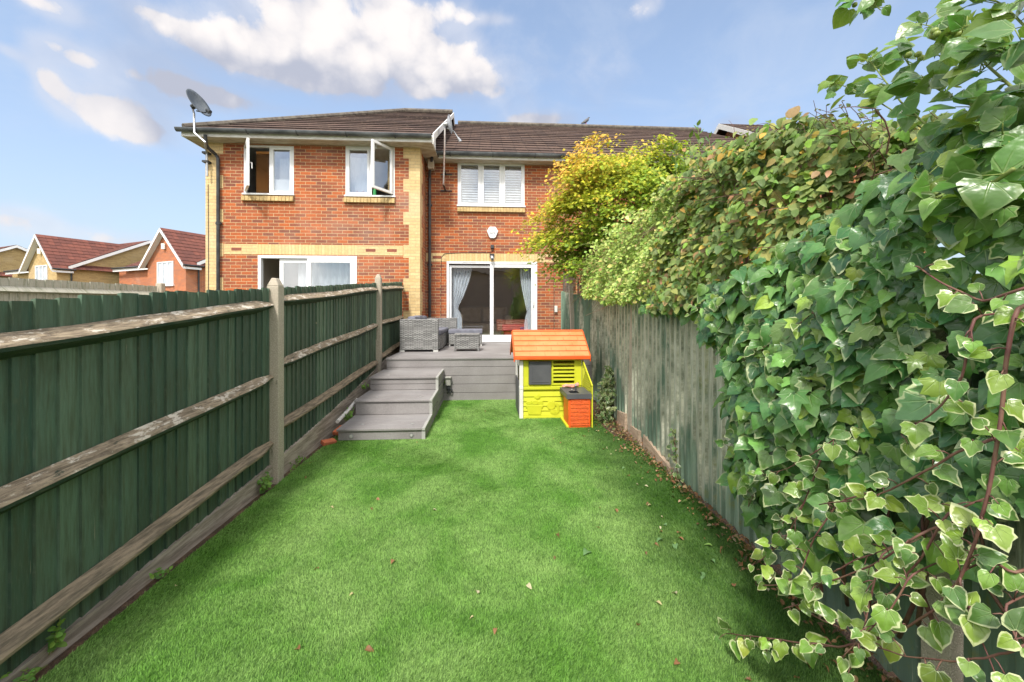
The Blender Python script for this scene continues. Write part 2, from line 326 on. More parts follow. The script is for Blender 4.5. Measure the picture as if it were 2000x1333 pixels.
M['ground'] = plain('bare_ground', (.16, .145, .09), (.10, .13, .05), .95, 1.2, bump=.4, bd=.05, fine=.4)

def leafmat(name, vein=(.34, .45, .2), edge=(.62, .66, .36), rough=.30, trans=.25, sheen=.5, k=.62):
    m, t, p = newmat(name); o = [n for n in t.n if n.type == 'OUTPUT_MATERIAL'][0]
    ti = t.attr('tint'); c = ti.outputs['Color']; var = ti.outputs['Alpha']; rim = t.attr('rim').outputs['Fac']
    u, v, _ = t.sep(t.uv()); pos = t.new('ShaderNodeNewGeometry').outputs['Position']
    ang = t.math('ARCTAN2', u, t.math('ADD', v, .02)); r = t.math('SQRT', t.math('ADD', t.math('MULTIPLY', u, u), t.math('MULTIPLY', v, v)))
    d = t.math('MULTIPLY', t.math('ABSOLUTE', t.math('SUBTRACT', t.math('FRACT', t.math('ADD', t.math('DIVIDE', ang, k), .5)), .5)), t.math('MULTIPLY', r, k))
    vn = t.math('MULTIPLY', t.ss(d, .004, .024, 1, 0), t.ss(r, .12, .75, .42, .0))
    n = t.noise(pos, 38, 5, .6)
    mottle = t.mix(.3, c, t.mix(n, (0, 0, 0), (1, 1, 1)), 'OVERLAY')
    col = t.mix(t.math('MULTIPLY', t.ss(t.math('ADD', rim, t.math('MULTIPLY', t.math('SUBTRACT', t.noise(pos, 22, 2), .5), 1.3)), .84, .97), t.math('MAXIMUM', var, 0.0)), mottle, edge)
    col = t.mix(vn, col, vein)
    h = t.math('ADD', t.math('MULTIPLY', vn, -.8), t.math('MULTIPLY', t.noise(pos, 16, 3), 1.0))
    nb = t.bump(h, .5, .012)
    setp(t, p, col, rough, nb, sheen)
    tr = t.new('ShaderNodeBsdfTranslucent'); t.put(tr.inputs[0], t.mix(.5, col, (.35, .5, .04))); mx = t.new('ShaderNodeMixShader'); mx.inputs[0].default_value = trans
    t.l.new(p.outputs[0], mx.inputs[1]); t.l.new(tr.outputs[0], mx.inputs[2]); t.l.new(mx.outputs[0], o.inputs[0]); return m
M['ivy'] = leafmat('ivy_leaf')
M['leaf'] = leafmat('small_leaf', vein=(.30, .34, .12), rough=.5, trans=.3, sheen=.3, k=.9)
def turfmat(blades):
    m, t, p = newmat('turf_blades' if blades else 'turf_backing'); pos = t.new('ShaderNodeNewGeometry').outputs['Position']
    big = t.noise(t.scale(pos, (1, .8, 0)), 1.5, 4, .6, .4); med = t.noise(pos, 9, 4, .6)
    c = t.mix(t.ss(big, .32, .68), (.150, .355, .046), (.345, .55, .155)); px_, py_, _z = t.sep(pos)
    moss_shade = t.math('SUBTRACT', t.math('ADD', t.math('SUBTRACT', px_, t.math('MULTIPLY', py_, .03)), t.math('MULTIPLY', t.math('SUBTRACT', t.noise(pos, 3.2, 5, .6), .5), .9)), 0)  # fence-side shade painted into the turf colour, mixed with moss
    c = t.mix(t.math('MULTIPLY', t.ss(moss_shade, .62, 1.35), .85), c, (.055, .13, .018)); c = t.mix(.35, c, t.mix(med, (0, 0, 0), (1, 1, 1)), 'OVERLAY')
    if blades:
        a = t.attr('tint').outputs['Fac']; c = t.mix(t.ss(a, 0, .5), t.mix(.72, c, (.02, .075, .012)), c); c = t.mix(t.ss(a, .78, 1, 0, .6), c, (.46, .60, .28))
        setp(t, p, c, .55, None, .25)
        o = [n for n in t.n if n.type == 'OUTPUT_MATERIAL'][0]
        tr = t.new('ShaderNodeBsdfTranslucent'); t.put(tr.inputs[0], c); mx = t.new('ShaderNodeMixShader'); mx.inputs[0].default_value = .35
        t.l.new(p.outputs[0], mx.inputs[1]); t.l.new(tr.outputs[0], mx.inputs[2]); t.l.new(mx.outputs[0], o.inputs[0])
    else:
        f = t.noise(pos, 220, 3, .7); c = t.mix(t.ss(f, .35, .65), t.mix(.6, c, (.015, .05, .01)), c); setp(t, p, c, .8, t.bump(f, 1, .01), .1)
    return m
M['turf'] = turfmat(False); M['blades'] = turfmat(True)

# ------------------------------------------------------------------ mesh helpers
COL = sc.collection
def tag(o, label=None, cat=None, group=None, kind=None):
    if label: o['label'] = label
    if cat: o['category'] = cat
    if group: o['group'] = group
    if kind: o['kind'] = kind
    return o
def thing(name, loc, label, cat, group=None):
    o = bpy.data.objects.new(name, None); o.empty_display_size = .1; COL.objects.link(o); o.location = loc; return tag(o, label, cat, group)
def root_loc(p):
    while p is not None and p.parent is not None: p = p.parent
    return Vector(p.location) if p is not None else Vector((0, 0, 0))
class MB:
    def __init__(s): s.v = []; s.f = []; s.m = []; s.uv = []; s.t = []; s.hasuv = False; s.hast = False
    def face(s, pts, mi=0, uv=None, tint=0.5):
        b = len(s.v); s.v += [tuple(p) for p in pts]; s.f.append(tuple(range(b, b + len(pts)))); s.m.append(mi)
        s.uv.append(uv or [(0, 0)] * len(pts)); s.hasuv |= uv is not None; s.t += [tint] * len(pts); return s
    def hexa(s, c, mi=0, tint=.5):
        """8 corners: bottom 4 counter-clockwise from above, then top 4"""
        b = len(s.v); s.v += [tuple(p) for p in c]; s.t += [tint] * 8
        for f in ((0, 3, 2, 1), (4, 5, 6, 7), (0, 1, 5, 4), (1, 2, 6, 5), (2, 3, 7, 6), (3, 0, 4, 7)):
            s.f.append(tuple(b + i for i in f)); s.m.append(mi); s.uv.append([(0, 0)] * 4)
        return s
    def box(s, x0, x1, y0, y1, z0, z1, mi=0, tint=.5):
        if x0 > x1: x0, x1 = x1, x0
        if y0 > y1: y0, y1 = y1, y0
        if z0 > z1: z0, z1 = z1, z0
        return s.hexa([(x0, y0, z0), (x1, y0, z0), (x1, y1, z0), (x0, y1, z0), (x0, y0, z1), (x1, y0, z1), (x1, y1, z1), (x0, y1, z1)], mi, tint)
    def bar(s, a, b, wd, ht, mi=0, up=(0, 0, 1)):
        a = Vector(a); b = Vector(b); d = (b - a).normalized(); sd_ = d.cross(Vector(up))
        if sd_.length < 1e-4: sd_ = Vector((1, 0, 0))
        sd_.normalize(); u = sd_.cross(d).normalized(); p = sd_ * wd / 2; q = u * ht / 2
        return s.hexa([a - p - q, a + p - q, b + p - q, b - p - q, a - p + q, a + p + q, b + p + q, b - p + q], mi)
    def prism(s, poly, d, mi=0):
        """extrude polygon (list of Vector) along vector d"""
        n = len(poly); b = len(s.v); d = Vector(d); s.v += [tuple(p) for p in poly] + [tuple(Vector(p) + d) for p in poly]; s.t += [.5] * (2 * n)
        s.f.append(tuple(b + i for i in range(n))[::-1]); s.m.append(mi); s.uv.append([(0, 0)] * n)
        s.f.append(tuple(b + n + i for i in range(n))); s.m.append(mi); s.uv.append([(0, 0)] * n)
        for i in range(n):
            j = (i + 1) % n; s.f.append((b + i, b + j, b + n + j, b + n + i)); s.m.append(mi); s.uv.append([(0, 0)] * 4)
        return s
    def tube(s, pts, r, n=8, mi=0, cap=True):
        pts = [Vector(p) for p in pts]; rs = r if hasattr(r, '__len__') else [r] * len(pts); b = len(s.v); prev = None
        for i, p in enumerate(pts):
            d = (pts[min(i + 1, len(pts) - 1)] - pts[max(i - 1, 0)]).normalized()
            if prev is None:
                sdv = d.cross(Vector((0, 0, 1)));
                if sdv.length < .05: sdv = d.cross(Vector((1, 0, 0)))
            else: sdv = prev - d * prev.dot(d)
            sdv.normalize(); prev = sdv; u = d.cross(sdv)
            for k in range(n):
                a = 2 * math.pi * k / n; s.v.append(tuple(p + (sdv * math.cos(a) + u * math.sin(a)) * rs[i])); s.t.append(.5)
        for i in range(len(pts) - 1):
            for k in range(n):
                k2 = (k + 1) % n; s.f.append((b + i * n + k, b + i * n + k2, b + (i + 1) * n + k2, b + (i + 1) * n + k)); s.m.append(mi); s.uv.append([(0, 0)] * 4)
        if cap:
            s.f.append(tuple(b + k for k in range(n))[::-1]); s.m.append(mi); s.uv.append([(0, 0)] * n)
            e = b + (len(pts) - 1) * n; s.f.append(tuple(e + k for k in range(n))); s.m.append(mi); s.uv.append([(0, 0)] * n)
        return s
    def build(s, name, mat, parent=None, smooth=False, bevel=0.0, fixn=True):
        o0 = root_loc(parent); me = bpy.data.meshes.new(name)
        me.from_pydata([(v[0] - o0.x, v[1] - o0.y, v[2] - o0.z) for v in s.v], [], s.f)
        for m_ in (mat if isinstance(mat, (list, tuple)) else [mat]): me.materials.append(m_)
        me.polygons.foreach_set('material_index', s.m)
        if s.hasuv:
            ul = me.uv_layers.new(name='UVMap'); ul.data.foreach_set('uv', [c for f in s.uv for p in f for c in p])
        at = me.attributes.new('tint', 'FLOAT', 'POINT'); at.data.foreach_set('value', s.t)
        if smooth: me.polygons.foreach_set('use_smooth', [True] * len(s.f))
        if fixn:
            bm = bmesh.new(); bm.from_mesh(me); bmesh.ops.recalc_face_normals(bm, faces=bm.faces); bm.to_mesh(me); bm.free()
        me.update(); o = bpy.data.objects.new(name, me); COL.objects.link(o)
        if parent is not None: o.parent = parent
        if bevel:
            b_ = o.modifiers.new('bevel', 'BEVEL'); b_.width = bevel; b_.segments = 2; b_.limit_method = 'ANGLE'
        return o
def frame(mb, X0, X1, Z0, Z1, Y0, Y1, wd, mi=0, wb=None):
    wb = wb or wd
    mb.box(X0, X1, Y0, Y1, Z1 - wd, Z1, mi); mb.box(X0, X1, Y0, Y1, Z0, Z0 + wb, mi)
    mb.box(X0, X0 + wd, Y0, Y1, Z0 + wb, Z1 - wd, mi); mb.box(X1 - wd, X1, Y0, Y1, Z0 + wb, Z1 - wd, mi); return mb
def rect(x0, x1, y0, y1, Y):
    xm, ym = (x0 + x1) / 2, (y0 + y1) / 2
    return atY(x0, ym, Y).x, atY(x1, ym, Y).x, atY(xm, y1, Y).z, atY(xm, y0, Y).z
def wall_y(mb, X0, X1, Z0, Z1, Y, holes, deep=.12, mi=0):
    """wall facing -Y with rectangular openings and their reveals"""
    xs = sorted({X0, X1} | {h[0] for h in holes} | {h[1] for h in holes}); zs = sorted({Z0, Z1} | {h[2] for h in holes} | {h[3] for h in holes})
    xs = [x for x in xs if X0 <= x <= X1]; zs = [z for z in zs if Z0 <= z <= Z1]
    for a, b in zip(xs, xs[1:]):
        for c, d in zip(zs, zs[1:]):
            xm, zm = (a + b) / 2, (c + d) / 2
            if any(h[0] < xm < h[1] and h[2] < zm < h[3] for h in holes): continue
            mb.face([(a, Y, c), (b, Y, c), (b, Y, d), (a, Y, d)], mi)
    for h in holes:
        a, b, c, d = h; c = max(c, Z0); e = Y + deep
        mb.face([(a, Y, c), (a, Y, d), (a, e, d), (a, e, c)], mi); mb.face([(b, Y, c), (b, e, c), (b, e, d), (b, Y, d)], mi)
        mb.face([(a, Y, d), (b, Y, d), (b, e, d), (a, e, d)], mi); mb.face([(a, Y, c), (a, e, c), (b, e, c), (b, Y, c)], mi)
def roof_slope(mb, p0, p1, q0, q1, gauge=.42, lip=.024, mi=0):
    p0, p1, q0, q1 = map(Vector, (p0, p1, q0, q1)); n = (p1 - p0).cross(q0 - p0).normalized()
    if n.z < 0: n = -n
    ud = (p1 - p0).normalized(); sdv = ((q0 + q1) / 2 - (p0 + p1) / 2); L = abs(sdv.dot(n.cross(ud))); N = max(1, round(L / gauge)); g = gauge
    for i in range(N):
        a, b = i / N, (i + 1) / N
        l0, r0, l1, r1 = p0.lerp(q0, a), p1.lerp(q1, a), p0.lerp(q0, b), p1.lerp(q1, b)
        U = lambda p: (p - p0).dot(ud) + 50
        k = max(1, int((r0 - l0).length / .6))
        for j in range(k):
            s0, s1 = j / k, (j + 1) / k
            A, B, C, D = l0.lerp(r0, s0), l0.lerp(r0, s1), l1.lerp(r1, s1), l1.lerp(r1, s0)
            w0 = .004 * math.sin(j * 12.9 + i * 7.7) ; w1 = .004 * math.sin((j + 1) * 12.9 + i * 7.7)
            mb.face([A + n * (lip + w0), B + n * (lip + w1), C + n * .002, D + n * .002], mi, [(U(A), i * g + .001), (U(B), i * g + .001), (U(C), (i + 1) * g - .001), (U(D), (i + 1) * g - .001)])
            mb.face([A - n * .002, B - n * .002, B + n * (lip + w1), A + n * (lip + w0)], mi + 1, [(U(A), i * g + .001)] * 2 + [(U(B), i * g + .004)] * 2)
def np_mesh(name, verts, faces, mat, parent=None, tint=None, rim=None, uv=None, color=None, smooth=False):
    o0 = root_loc(parent); verts = np.asarray(verts, dtype=np.float32) - np.array(o0, dtype=np.float32); nf, k = faces.shape
    me = bpy.data.meshes.new(name); me.vertices.add(len(verts)); me.vertices.foreach_set('co', verts.ravel())
    me.loops.add(nf * k); me.loops.foreach_set('vertex_index', faces.astype(np.int32).ravel())
    me.polygons.add(nf); me.polygons.foreach_set('loop_start', np.arange(0, nf * k, k, dtype=np.int32))
    if smooth: me.polygons.foreach_set('use_smooth', np.ones(nf, dtype=bool))
    if tint is not None: a = me.attributes.new('tint', 'FLOAT', 'POINT'); a.data.foreach_set('value', tint.astype(np.float32))
    if color is not None: a = me.attributes.new('tint', 'FLOAT_COLOR', 'POINT'); a.data.foreach_set('color', color.astype(np.float32).ravel())
    if rim is not None: a = me.attributes.new('rim', 'FLOAT', 'POINT'); a.data.foreach_set('value', rim.astype(np.float32))
    if uv is not None: ul = me.uv_layers.new(name='UVMap'); ul.data.foreach_set('uv', uv[faces.ravel()].astype(np.float32).ravel())
    me.materials.append(mat); me.update(calc_edges=True); me.validate()
    o = bpy.data.objects.new(name, me); COL.objects.link(o)
    if parent is not None: o.parent = parent
    return o
def skin_obj(name, pts, edges, radii, mat, parent=None, sub=2, root=0):
    o0 = root_loc(parent); me = bpy.data.meshes.new(name); me.from_pydata([tuple(Vector(p) - o0) for p in pts], edges, []); me.materials.append(mat)
    o = bpy.data.objects.new(name, me); COL.objects.link(o)
    if parent is not None: o.parent = parent
    o.modifiers.new('skin', 'SKIN'); sv = me.skin_vertices[0].data if me.skin_vertices else None
    if sv is None:
        bm = bmesh.new(); bm.from_mesh(me); bm.verts.layers.skin.verify(); bm.to_mesh(me); bm.free(); sv = me.skin_vertices[0].data
    for i, r in enumerate(radii): sv[i].radius = (r, r) if not hasattr(r, '__len__') else r; sv[i].use_root = (i == root)
    s = o.modifiers.new('sub', 'SUBSURF'); s.levels = sub; s.render_levels = sub
    return o

#@@SETTING
# ================================================================== ground
LX = -1.76                      # left edge of the turf
def RX(y): return 1.57 + .030 * y   # line of the right-hand fence
g = MB(); g.face([(-600, -200, -.06), (600, -200, -.06), (600, 900, -.06), (-600, 900, -.06)]); tag(g.build('ground', M['ground']), kind='structure')
g = MB(); g.face([(-1.90, -1.6, -.02), (RX(-1.6) + .1, -1.6, -.02), (RX(7) + .1, 7.0, -.02), (-1.90, 7.0, -.02)]); tag(g.build('soil_bed', M['soil']), kind='structure')
g = MB()
for i in range(24):
    y0 = -1.6 + i * 8.4 / 24; y1 = y0 + 8.4 / 24
    e = lambda y: RX(y) - .03 - (.22 * max(0, min(1, (y - 4.3) / .5)))
    g.face([(LX, y0, 0), (e(y0), y0, 0), (e(y1), y1, 0), (LX, y1, 0)])
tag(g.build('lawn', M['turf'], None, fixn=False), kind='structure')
# blades of the artificial grass
NB = 900000
yy = -1.0 + 7.75 * rng.random(NB) ** 1.45
xx = LX + rng.random(NB) * (3.36 + .03 * yy)
lim = 1.57 + .03 * yy - .03 - .22 * np.clip((yy - 4.3) / .5, 0, 1)
keep = (xx < lim) & ~((xx > -1.66) & (xx < -.70) & (yy > 4.72)) & (yy < 6.76)
xx, yy = xx[keep], yy[keep]; n = len(xx)
def sn_(x, y, s, ph): return np.sin(x * s + ph + 1.3 * np.sin(y * s * .7 + ph * 2)) * np.cos(y * s * .8 + ph * 1.7 + np.sin(x * s * .6))
lean = .55 * sn_(xx, yy, 1.9, .3) + .35 * sn_(xx, yy, 5.1, 1.9) + .2 * sn_(xx, yy, 14., 4.)
ang = 1.2 + 1.6 * lean + rng.normal(0, .75, n); ln = rng.uniform(.008, .017, n); tilt = rng.uniform(.5, 1.35, n)
hx, hy = np.cos(ang) * ln * np.sin(tilt), np.sin(ang) * ln * np.sin(tilt); hz_ = ln * np.cos(tilt) + .004
wd = rng.uniform(.0011, .0021, n) * (1 + .16 * np.clip(yy, 0, 6)); a2 = ang + math.pi / 2 + rng.normal(0, .5, n)
V = np.empty((n, 3, 3)); V[:, 0] = np.stack([xx - np.cos(a2) * wd, yy - np.sin(a2) * wd, np.zeros(n)], 1); V[:, 1] = np.stack([xx + np.cos(a2) * wd, yy + np.sin(a2) * wd, np.zeros(n)], 1)
V[:, 2] = np.stack([xx + hx, yy + hy, hz_], 1)
tn = np.clip(rng.random(n) ** 1.2, 0, 1); tt = np.stack([tn * .35, tn * .35, tn], 1)
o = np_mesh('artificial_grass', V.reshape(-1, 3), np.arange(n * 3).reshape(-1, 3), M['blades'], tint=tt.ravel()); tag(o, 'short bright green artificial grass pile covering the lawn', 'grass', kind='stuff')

# ================================================================== houses
YL, YR = 9.2, 10.1              # facades of the left and the right house
XW0, XW1 = atY(402, 400, YL).x, atY(820, 400, YL).x
SOF = 5.10; EZ = 5.24           # soffit and roof edge heights
def open_sash(parent, hx, hy, z0, z1, vx, vy, handle_side=1):
    d = Vector((vx, vy, 0)); L = d.length; d.normalize(); nrm = Vector((-d.y, d.x, 0)) * .025; o = Vector((hx, hy, 0)); fw = .055
    def P(u, z): return o + d * u + Vector((0, 0, z))
    m = MB()
    def slab(u0, u1, a, b, th=1.0, mb=None, mi=0):
        q = nrm * th; (mb or m).hexa([P(u0, a) - q, P(u1, a) - q, P(u1, a) + q, P(u0, a) + q, P(u0, b) - q, P(u1, b) - q, P(u1, b) + q, P(u0, b) + q], mi)
    slab(0, L, z0, z0 + fw); slab(0, L, z1 - fw, z1); slab(0, fw, z0 + fw, z1 - fw); slab(L - fw, L, z0 + fw, z1 - fw)
    s = m.build('sash', M['white'], parent, bevel=.006)
    g_ = MB(); slab(fw, L - fw, z0 + fw, z1 - fw, .15, g_); g_.build('pane', M['glass_up'], s)
    h = MB(); c = P(L - fw / 2, (z0 + z1) / 2) + nrm * handle_side * 1.2
    h.tube([c, c + nrm * handle_side * 1.6, c + nrm * handle_side * 1.6 - Vector((0, 0, .12))], .009, 6); h.build('handle', M['white'], s); return s
def sill(parent, X0, X1, z, Y, h=.13):
    m = MB(); n = max(4, round((X1 - X0) / .075)); wd_ = (X1 - X0) / n
    for i in range(n):
        a = X0 + i * wd_ + .004; b = X0 + (i + 1) * wd_ - .004; k = .012 * math.sin(i * 5.1)
        m.hexa([(a, Y - .075, z - h), (b, Y - .075, z - h), (b, Y + .02, z - h), (a, Y + .02, z - h), (a, Y - .06 + k * .3, z - .03), (b, Y - .06 + k * .3, z - .03), (b, Y + .02, z), (a, Y + .02, z)], 0, random.random())
    m.box(X0, X1, Y - .055, Y + .01, z - h + .004, z - .035, 1)
    return m.build('brick_sill', [M['sillb'], M['mortar']], parent, bevel=.003)
M['sillb'] = plain('yellow_sill_brick', (.56, .42, .20), (.40, .28, .12), .8, 9, fine=.3); M['mortar'] = plain('mortar', (.35, .25, .14), None, .9, 20)
def room(parent, X0, X1, Z0, Z1, Y0, Y1, wallm, floorm=None, name='room_lining'):
    m = MB()
    m.face([(X0, Y1, Z0), (X1, Y1, Z0), (X1, Y1, Z1), (X0, Y1, Z1)]); m.face([(X0, Y0, Z0), (X0, Y1, Z0), (X0, Y1, Z1), (X0, Y0, Z1)])
    m.face([(X1, Y0, Z0), (X1, Y0, Z1), (X1, Y1, Z1), (X1, Y1, Z0)]); m.face([(X0, Y0, Z1), (X0, Y1, Z1), (X1, Y1, Z1), (X1, Y0, Z1)])
    m.face([(X0, Y0, Z0), (X1, Y0, Z0), (X1, Y1, Z0), (X0, Y1, Z0)], 1)
    return m.build(name, [wallm, floorm or wallm], parent, fixn=False)
def curtain(name, X0t, X1t, X0w, X1w, X0b, X1b, Zt, Zw, Zb, Y, folds, mat, amp=.035, parent=None):
    nu, nv = folds * 6, 24; V_, F_ = [], []
    for j in range(nv + 1):
        z = Zt + (Zb - Zt) * j / nv
        if z > Zw: k = (Zt - z) / (Zt - Zw); k = k ** 1.6; a = X0t + (X0w - X0t) * k; b = X1t + (X1w - X1t) * k
        else: k = min(1, (Zw - z) / .25); k = math.sqrt(k); a = X0w + (X0b - X0w) * k; b = X1w + (X1b - X1w) * k
        for i in range(nu + 1):
            s = i / nu; am = amp * (.5 + .5 * abs(z - Zw) / max(.3, Zt - Zw))
            V_.append((a + (b - a) * s, Y + am * math.sin(s * folds * 2 * math.pi + .4 * math.sin(j * .5)) + .01 * math.sin(s * 37 + j), z))
    for j in range(nv):
        for i in range(nu): q = j * (nu + 1) + i; F_.append((q, q + 1, q + nu + 2, q + nu + 1))
    return np_mesh(name, np.array(V_), np.array(F_), mat, parent, smooth=True)
def band(parent, X0, X1, Z0, Z1, Y, sx0, sx1):
    """string course: soldier bricks between sx0 and sx1, three stretcher courses with red inserts either side"""
    m = MB(); m.box(sx0, sx1, Y - .004, Y + .02, Z0, Z1); m.build('soldier_course', M['soldier'], parent)
    e = .0705; zc = (Z0 + Z1) / 2
    for a, b in ((X0, sx0), (sx1, X1)):
        if b - a < .02: continue
        m = MB()
        m.box(a, b, Y - .004, Y + .02, Z0, Z1, 0); x = a + .16
        while x + .21 < b: m.box(x, x + .21, Y - .0065, Y + .01, zc - .032, zc + .032, 1); x += .46
        m.build('string_course', [M['brick_y'], M['dkbrick']], parent)
M['dkbrick'] = plain('dark_red_brick', (.28, .09, .05), (.20, .07, .05), .85, 12, fine=.3)
def gutter(parent, X0, X1, Y, z, brackets=True):
    m = MB(); n = 9
    for k in range(n):
        a0 = math.pi * k / n + math.pi; a1 = math.pi * (k + 1) / n + math.pi; r = .062
        m.face([(X0, Y + r * math.cos(a0), z + r * math.sin(a0)), (X1, Y + r * math.cos(a0), z + r * math.sin(a0)), (X1, Y + r * math.cos(a1), z + r * math.sin(a1)), (X0, Y + r * math.cos(a1), z + r * math.sin(a1))])
    m.box(X0, X1, Y - .066, Y - .058, z - .006, z + .008); m.box(X0, X1, Y + .056, Y + .064, z - .006, z + .012)
    for X in (X0, X1):
        m.prism([Vector((X, Y + .062 * math.cos(math.pi + math.pi * k / 8), z + .062 * math.sin(math.pi + math.pi * k / 8))) for k in range(9)], (.006, 0, 0))
    x = X0 + .4
    while x < X1 - .1:
        m.tube([(x, Y + .066 * math.cos(math.pi + math.pi * k / 8), z + .069 * math.sin(math.pi + math.pi * k / 8)) for k in range(9)], .011, 5, 1); x += 1.0
    return m.build('gutter', [M['gutter'], M['black']], parent, fixn=False)

# ---- the neighbouring house on the left
LH = thing('brick_house', ((XW0 + XW1) / 2, YL, 0), 'projecting red brick house with yellow brick corners and two upstairs windows standing open', 'house', 'terraced brick houses')
w1 = rect(476.5, 574, 285, 381, YL); w2 = rect(675, 771, 287, 384.6, YL); d1 = rect(504, 697, 500, 650, YL); d1 = (d1[0], d1[1], .25, d1[3])
TOP = SOF
m = MB(); wall_y(m, XW0, XW1, -.05, TOP, YL, [w1, w2, d1]); m.face([(XW1, YL, -.05), (XW1, 15, -.05), (XW1, 15, 8.2), (XW1, 14.3, 8.2), (XW1, YL, TOP)])
m.face([(XW0, YL, -.05), (XW0, 18, -.05), (XW0, 18, TOP), (XW0, YL, TOP)]); m.face([(XW0, 18, -.05), (XW1, 18, -.05), (XW1, 18, TOP), (XW0, 18, TOP)])
m.build('wall', M['brick'], LH, fixn=False)
# quoins
def quoin(x_edge, dirn, Y, z0, z1, wide, narrow, retX=None):
    m = MB(); z = z0; k = 0; c = .0705 * 4
    while z < z1 - .01:
        zt = min(z1, z + c * (1 if k % 2 else 1.6)); wv = wide if k % 2 else narrow
        m.box(x_edge - dirn * .004, x_edge + dirn * wv, Y - .004, Y + .05, z, zt)
        if retX is not None: m.box(x_edge - .004 * dirn, x_edge + .03 * dirn, Y + .05, Y + (narrow if k % 2 else wide) * 1.0, z, zt)
        z = zt; k += 1
    return m.build('quoin', M['brick_y'], LH)
quoin(XW1, -1, YL, 0, TOP - .002, .36, .24, 1); quoin(XW0, 1, YL, 0, TOP - .002, .36, .26, 1)
bz0, bz1 = atY(600, 498, YL).z, atY(600, 478.5, YL).z
band(LH, XW0 + .37, XW1 - .37, bz0, bz1, YL, atY(501, 490, YL).x, atY(700, 490, YL).x)
# roof of the left house
eY = YL - .35; VX = atY(845, 262, eY).x; ridY = 14.27; ridZ = 8.32; hx0 = atY(352, 252, eY).x; rx0 = -2.81
m = MB(); roof_slope(m, (hx0, eY, EZ), (VX, eY, EZ), (rx0, ridY, ridZ), (VX, ridY, ridZ))
bY = ridY + (ridY - eY)
roof_slope(m, (VX, bY, EZ), (hx0, bY, EZ), (VX, ridY, ridZ), (rx0, ridY, ridZ)); roof_slope(m, (hx0, bY, EZ), (hx0, eY, EZ), (rx0, ridY, ridZ), (rx0, ridY, ridZ))
rf = m.build('roof', [M['roof'], M['tile_edge_shade']], LH, fixn=False)
m = MB(); m.tube([(hx0 + .05, eY + .03, EZ + .04), (rx0, ridY, ridZ + .06)], .07, 8); m.tube([(rx0, ridY, ridZ + .05), (VX - .02, ridY, ridZ + .05)], .085, 8); m.build('ridge_tiles', M['lead'], rf)
m = MB()
m.box(hx0 + .02, VX, eY, eY + .025, SOF - .02, SOF + .13); m.box(hx0 + .02, hx0 + .045, eY + .025, bY, SOF - .02, SOF + .13); m.build('fascia', M['white_wood'], LH)
m = MB(); m.box(hx0 + .05, VX - .002, eY + .026, YL, SOF - .005, SOF + .01); m.box(hx0 + .05, XW0, YL, bY, SOF - .005, SOF + .01); m.box(XW1, VX, YL, YR - .36, SOF - .005, SOF + .01); m.build('soffit', M['soffit'], LH)
m = MB(); A, B = Vector((VX, eY - .01, EZ - .13)), Vector((VX, ridY, ridZ - .13)); Z = Vector((0, 0, 1))
m.hexa([A, A + Vector((.03, 0, 0)), B + Vector((.03, 0, 0)), B, A + Z * .16, A + Z * .16 + Vector((.03, 0, 0)), B + Z * .16 + Vector((.03, 0, 0)), B + Z * .16])
m.hexa([(VX - .01, eY - .01, SOF - .06), (VX + .02, eY - .01, SOF - .06), (VX + .02, eY + .36, SOF - .05), (VX - .01, eY + .36, SOF - .05), (VX - .01, eY - .01, EZ - .13), (VX + .02, eY - .01, EZ - .13), (VX + .02, eY + .36, EZ + .07), (VX - .01, eY + .36, EZ + .07)])
B2 = Vector((VX, ridY + .35, ridZ - .33)); m.hexa([B, B + Vector((.03, 0, 0)), B2 + Vector((.03, 0, 0)), B2, B + Z * .16, B + Z * .16 + Vector((.03, 0, 0)), B2 + Z * .16 + Vector((.03, 0, 0)), B2 + Z * .16])
m.build('bargeboard', M['white_wood'], LH)
gutter(LH, hx0 - .03, VX - .02, eY - .065, EZ - .035)
def pipe(parent, pts, r=.034, mat='black', brk=True):
    m = MB(); m.tube(pts, r, 10); a = Vector(pts[-1]); b = Vector(pts[-2]); L = (b - a).length
    if brk:
        k = .4
        while k < L: p = a.lerp(b, k / L); m.tube([p - Vector((0, 0, .03)), p + Vector((0, 0, .03))], r * 1.35, 10); m.box(p.x - .06, p.x + .06, p.y, p.y + .05, p.z - .015, p.z + .015); k += 1.45
    return m.build('downpipe', M[mat], parent, smooth=False)
P = lambda x, y, Y: tuple(atY(x, y, Y))
pipe(LH, [P(401, 263, eY - .06), P(402, 281, eY), P(407, 290, YL - .25), P(421, 302, YL - .07), P(426, 310, YL - .06), (atY(426, 310, YL - .06).x, YL - .06, .05)])
xq = XW1 + .09
def pvc_window(parent, r, Y, divs, name='window', panes=None, gl='glass_up', fw=.06, cill=True):
    """r = X0, X1, Z0, Z1; divs = x positions of the mullions; panes = indices that hold glass"""
    X0, X1, Z0, Z1 = r; m = MB(); frame(m, X0, X1, Z0, Z1, Y - .008, Y + .06, .035); xs = [X0 + .035] + list(divs) + [X1 - .035]
    for d_ in divs: m.box(d_ - .022, d_ + .022, Y - .004, Y + .06, Z0 + .035, Z1 - .035)
    if cill: m.box(X0 - .02, X1 + .02, Y - .05, Y - .0085, Z0 - .012, Z0 + .022)
    w_ = m.build(name, M['white'], parent, bevel=.004)
    for i, (a, b) in enumerate(zip(xs, xs[1:])):
        if panes is not None and i not in panes: continue
        a2_ = a + (.022 if i else 0); b2_ = b - (.022 if i < len(xs) - 2 else 0)
        s = MB(); frame(s, a2_ + .001, b2_ - .001, Z0 + .036, Z1 - .036, Y - .016, Y + .045, .048); q = s.build('sash', M['white'], w_, bevel=.006)
        g_ = MB(); g_.box(a2_ + .049, b2_ - .049, Y + .01, Y + .016, Z0 + .084, Z1 - .084); g_.build('pane', M[gl], w_)
    return w_
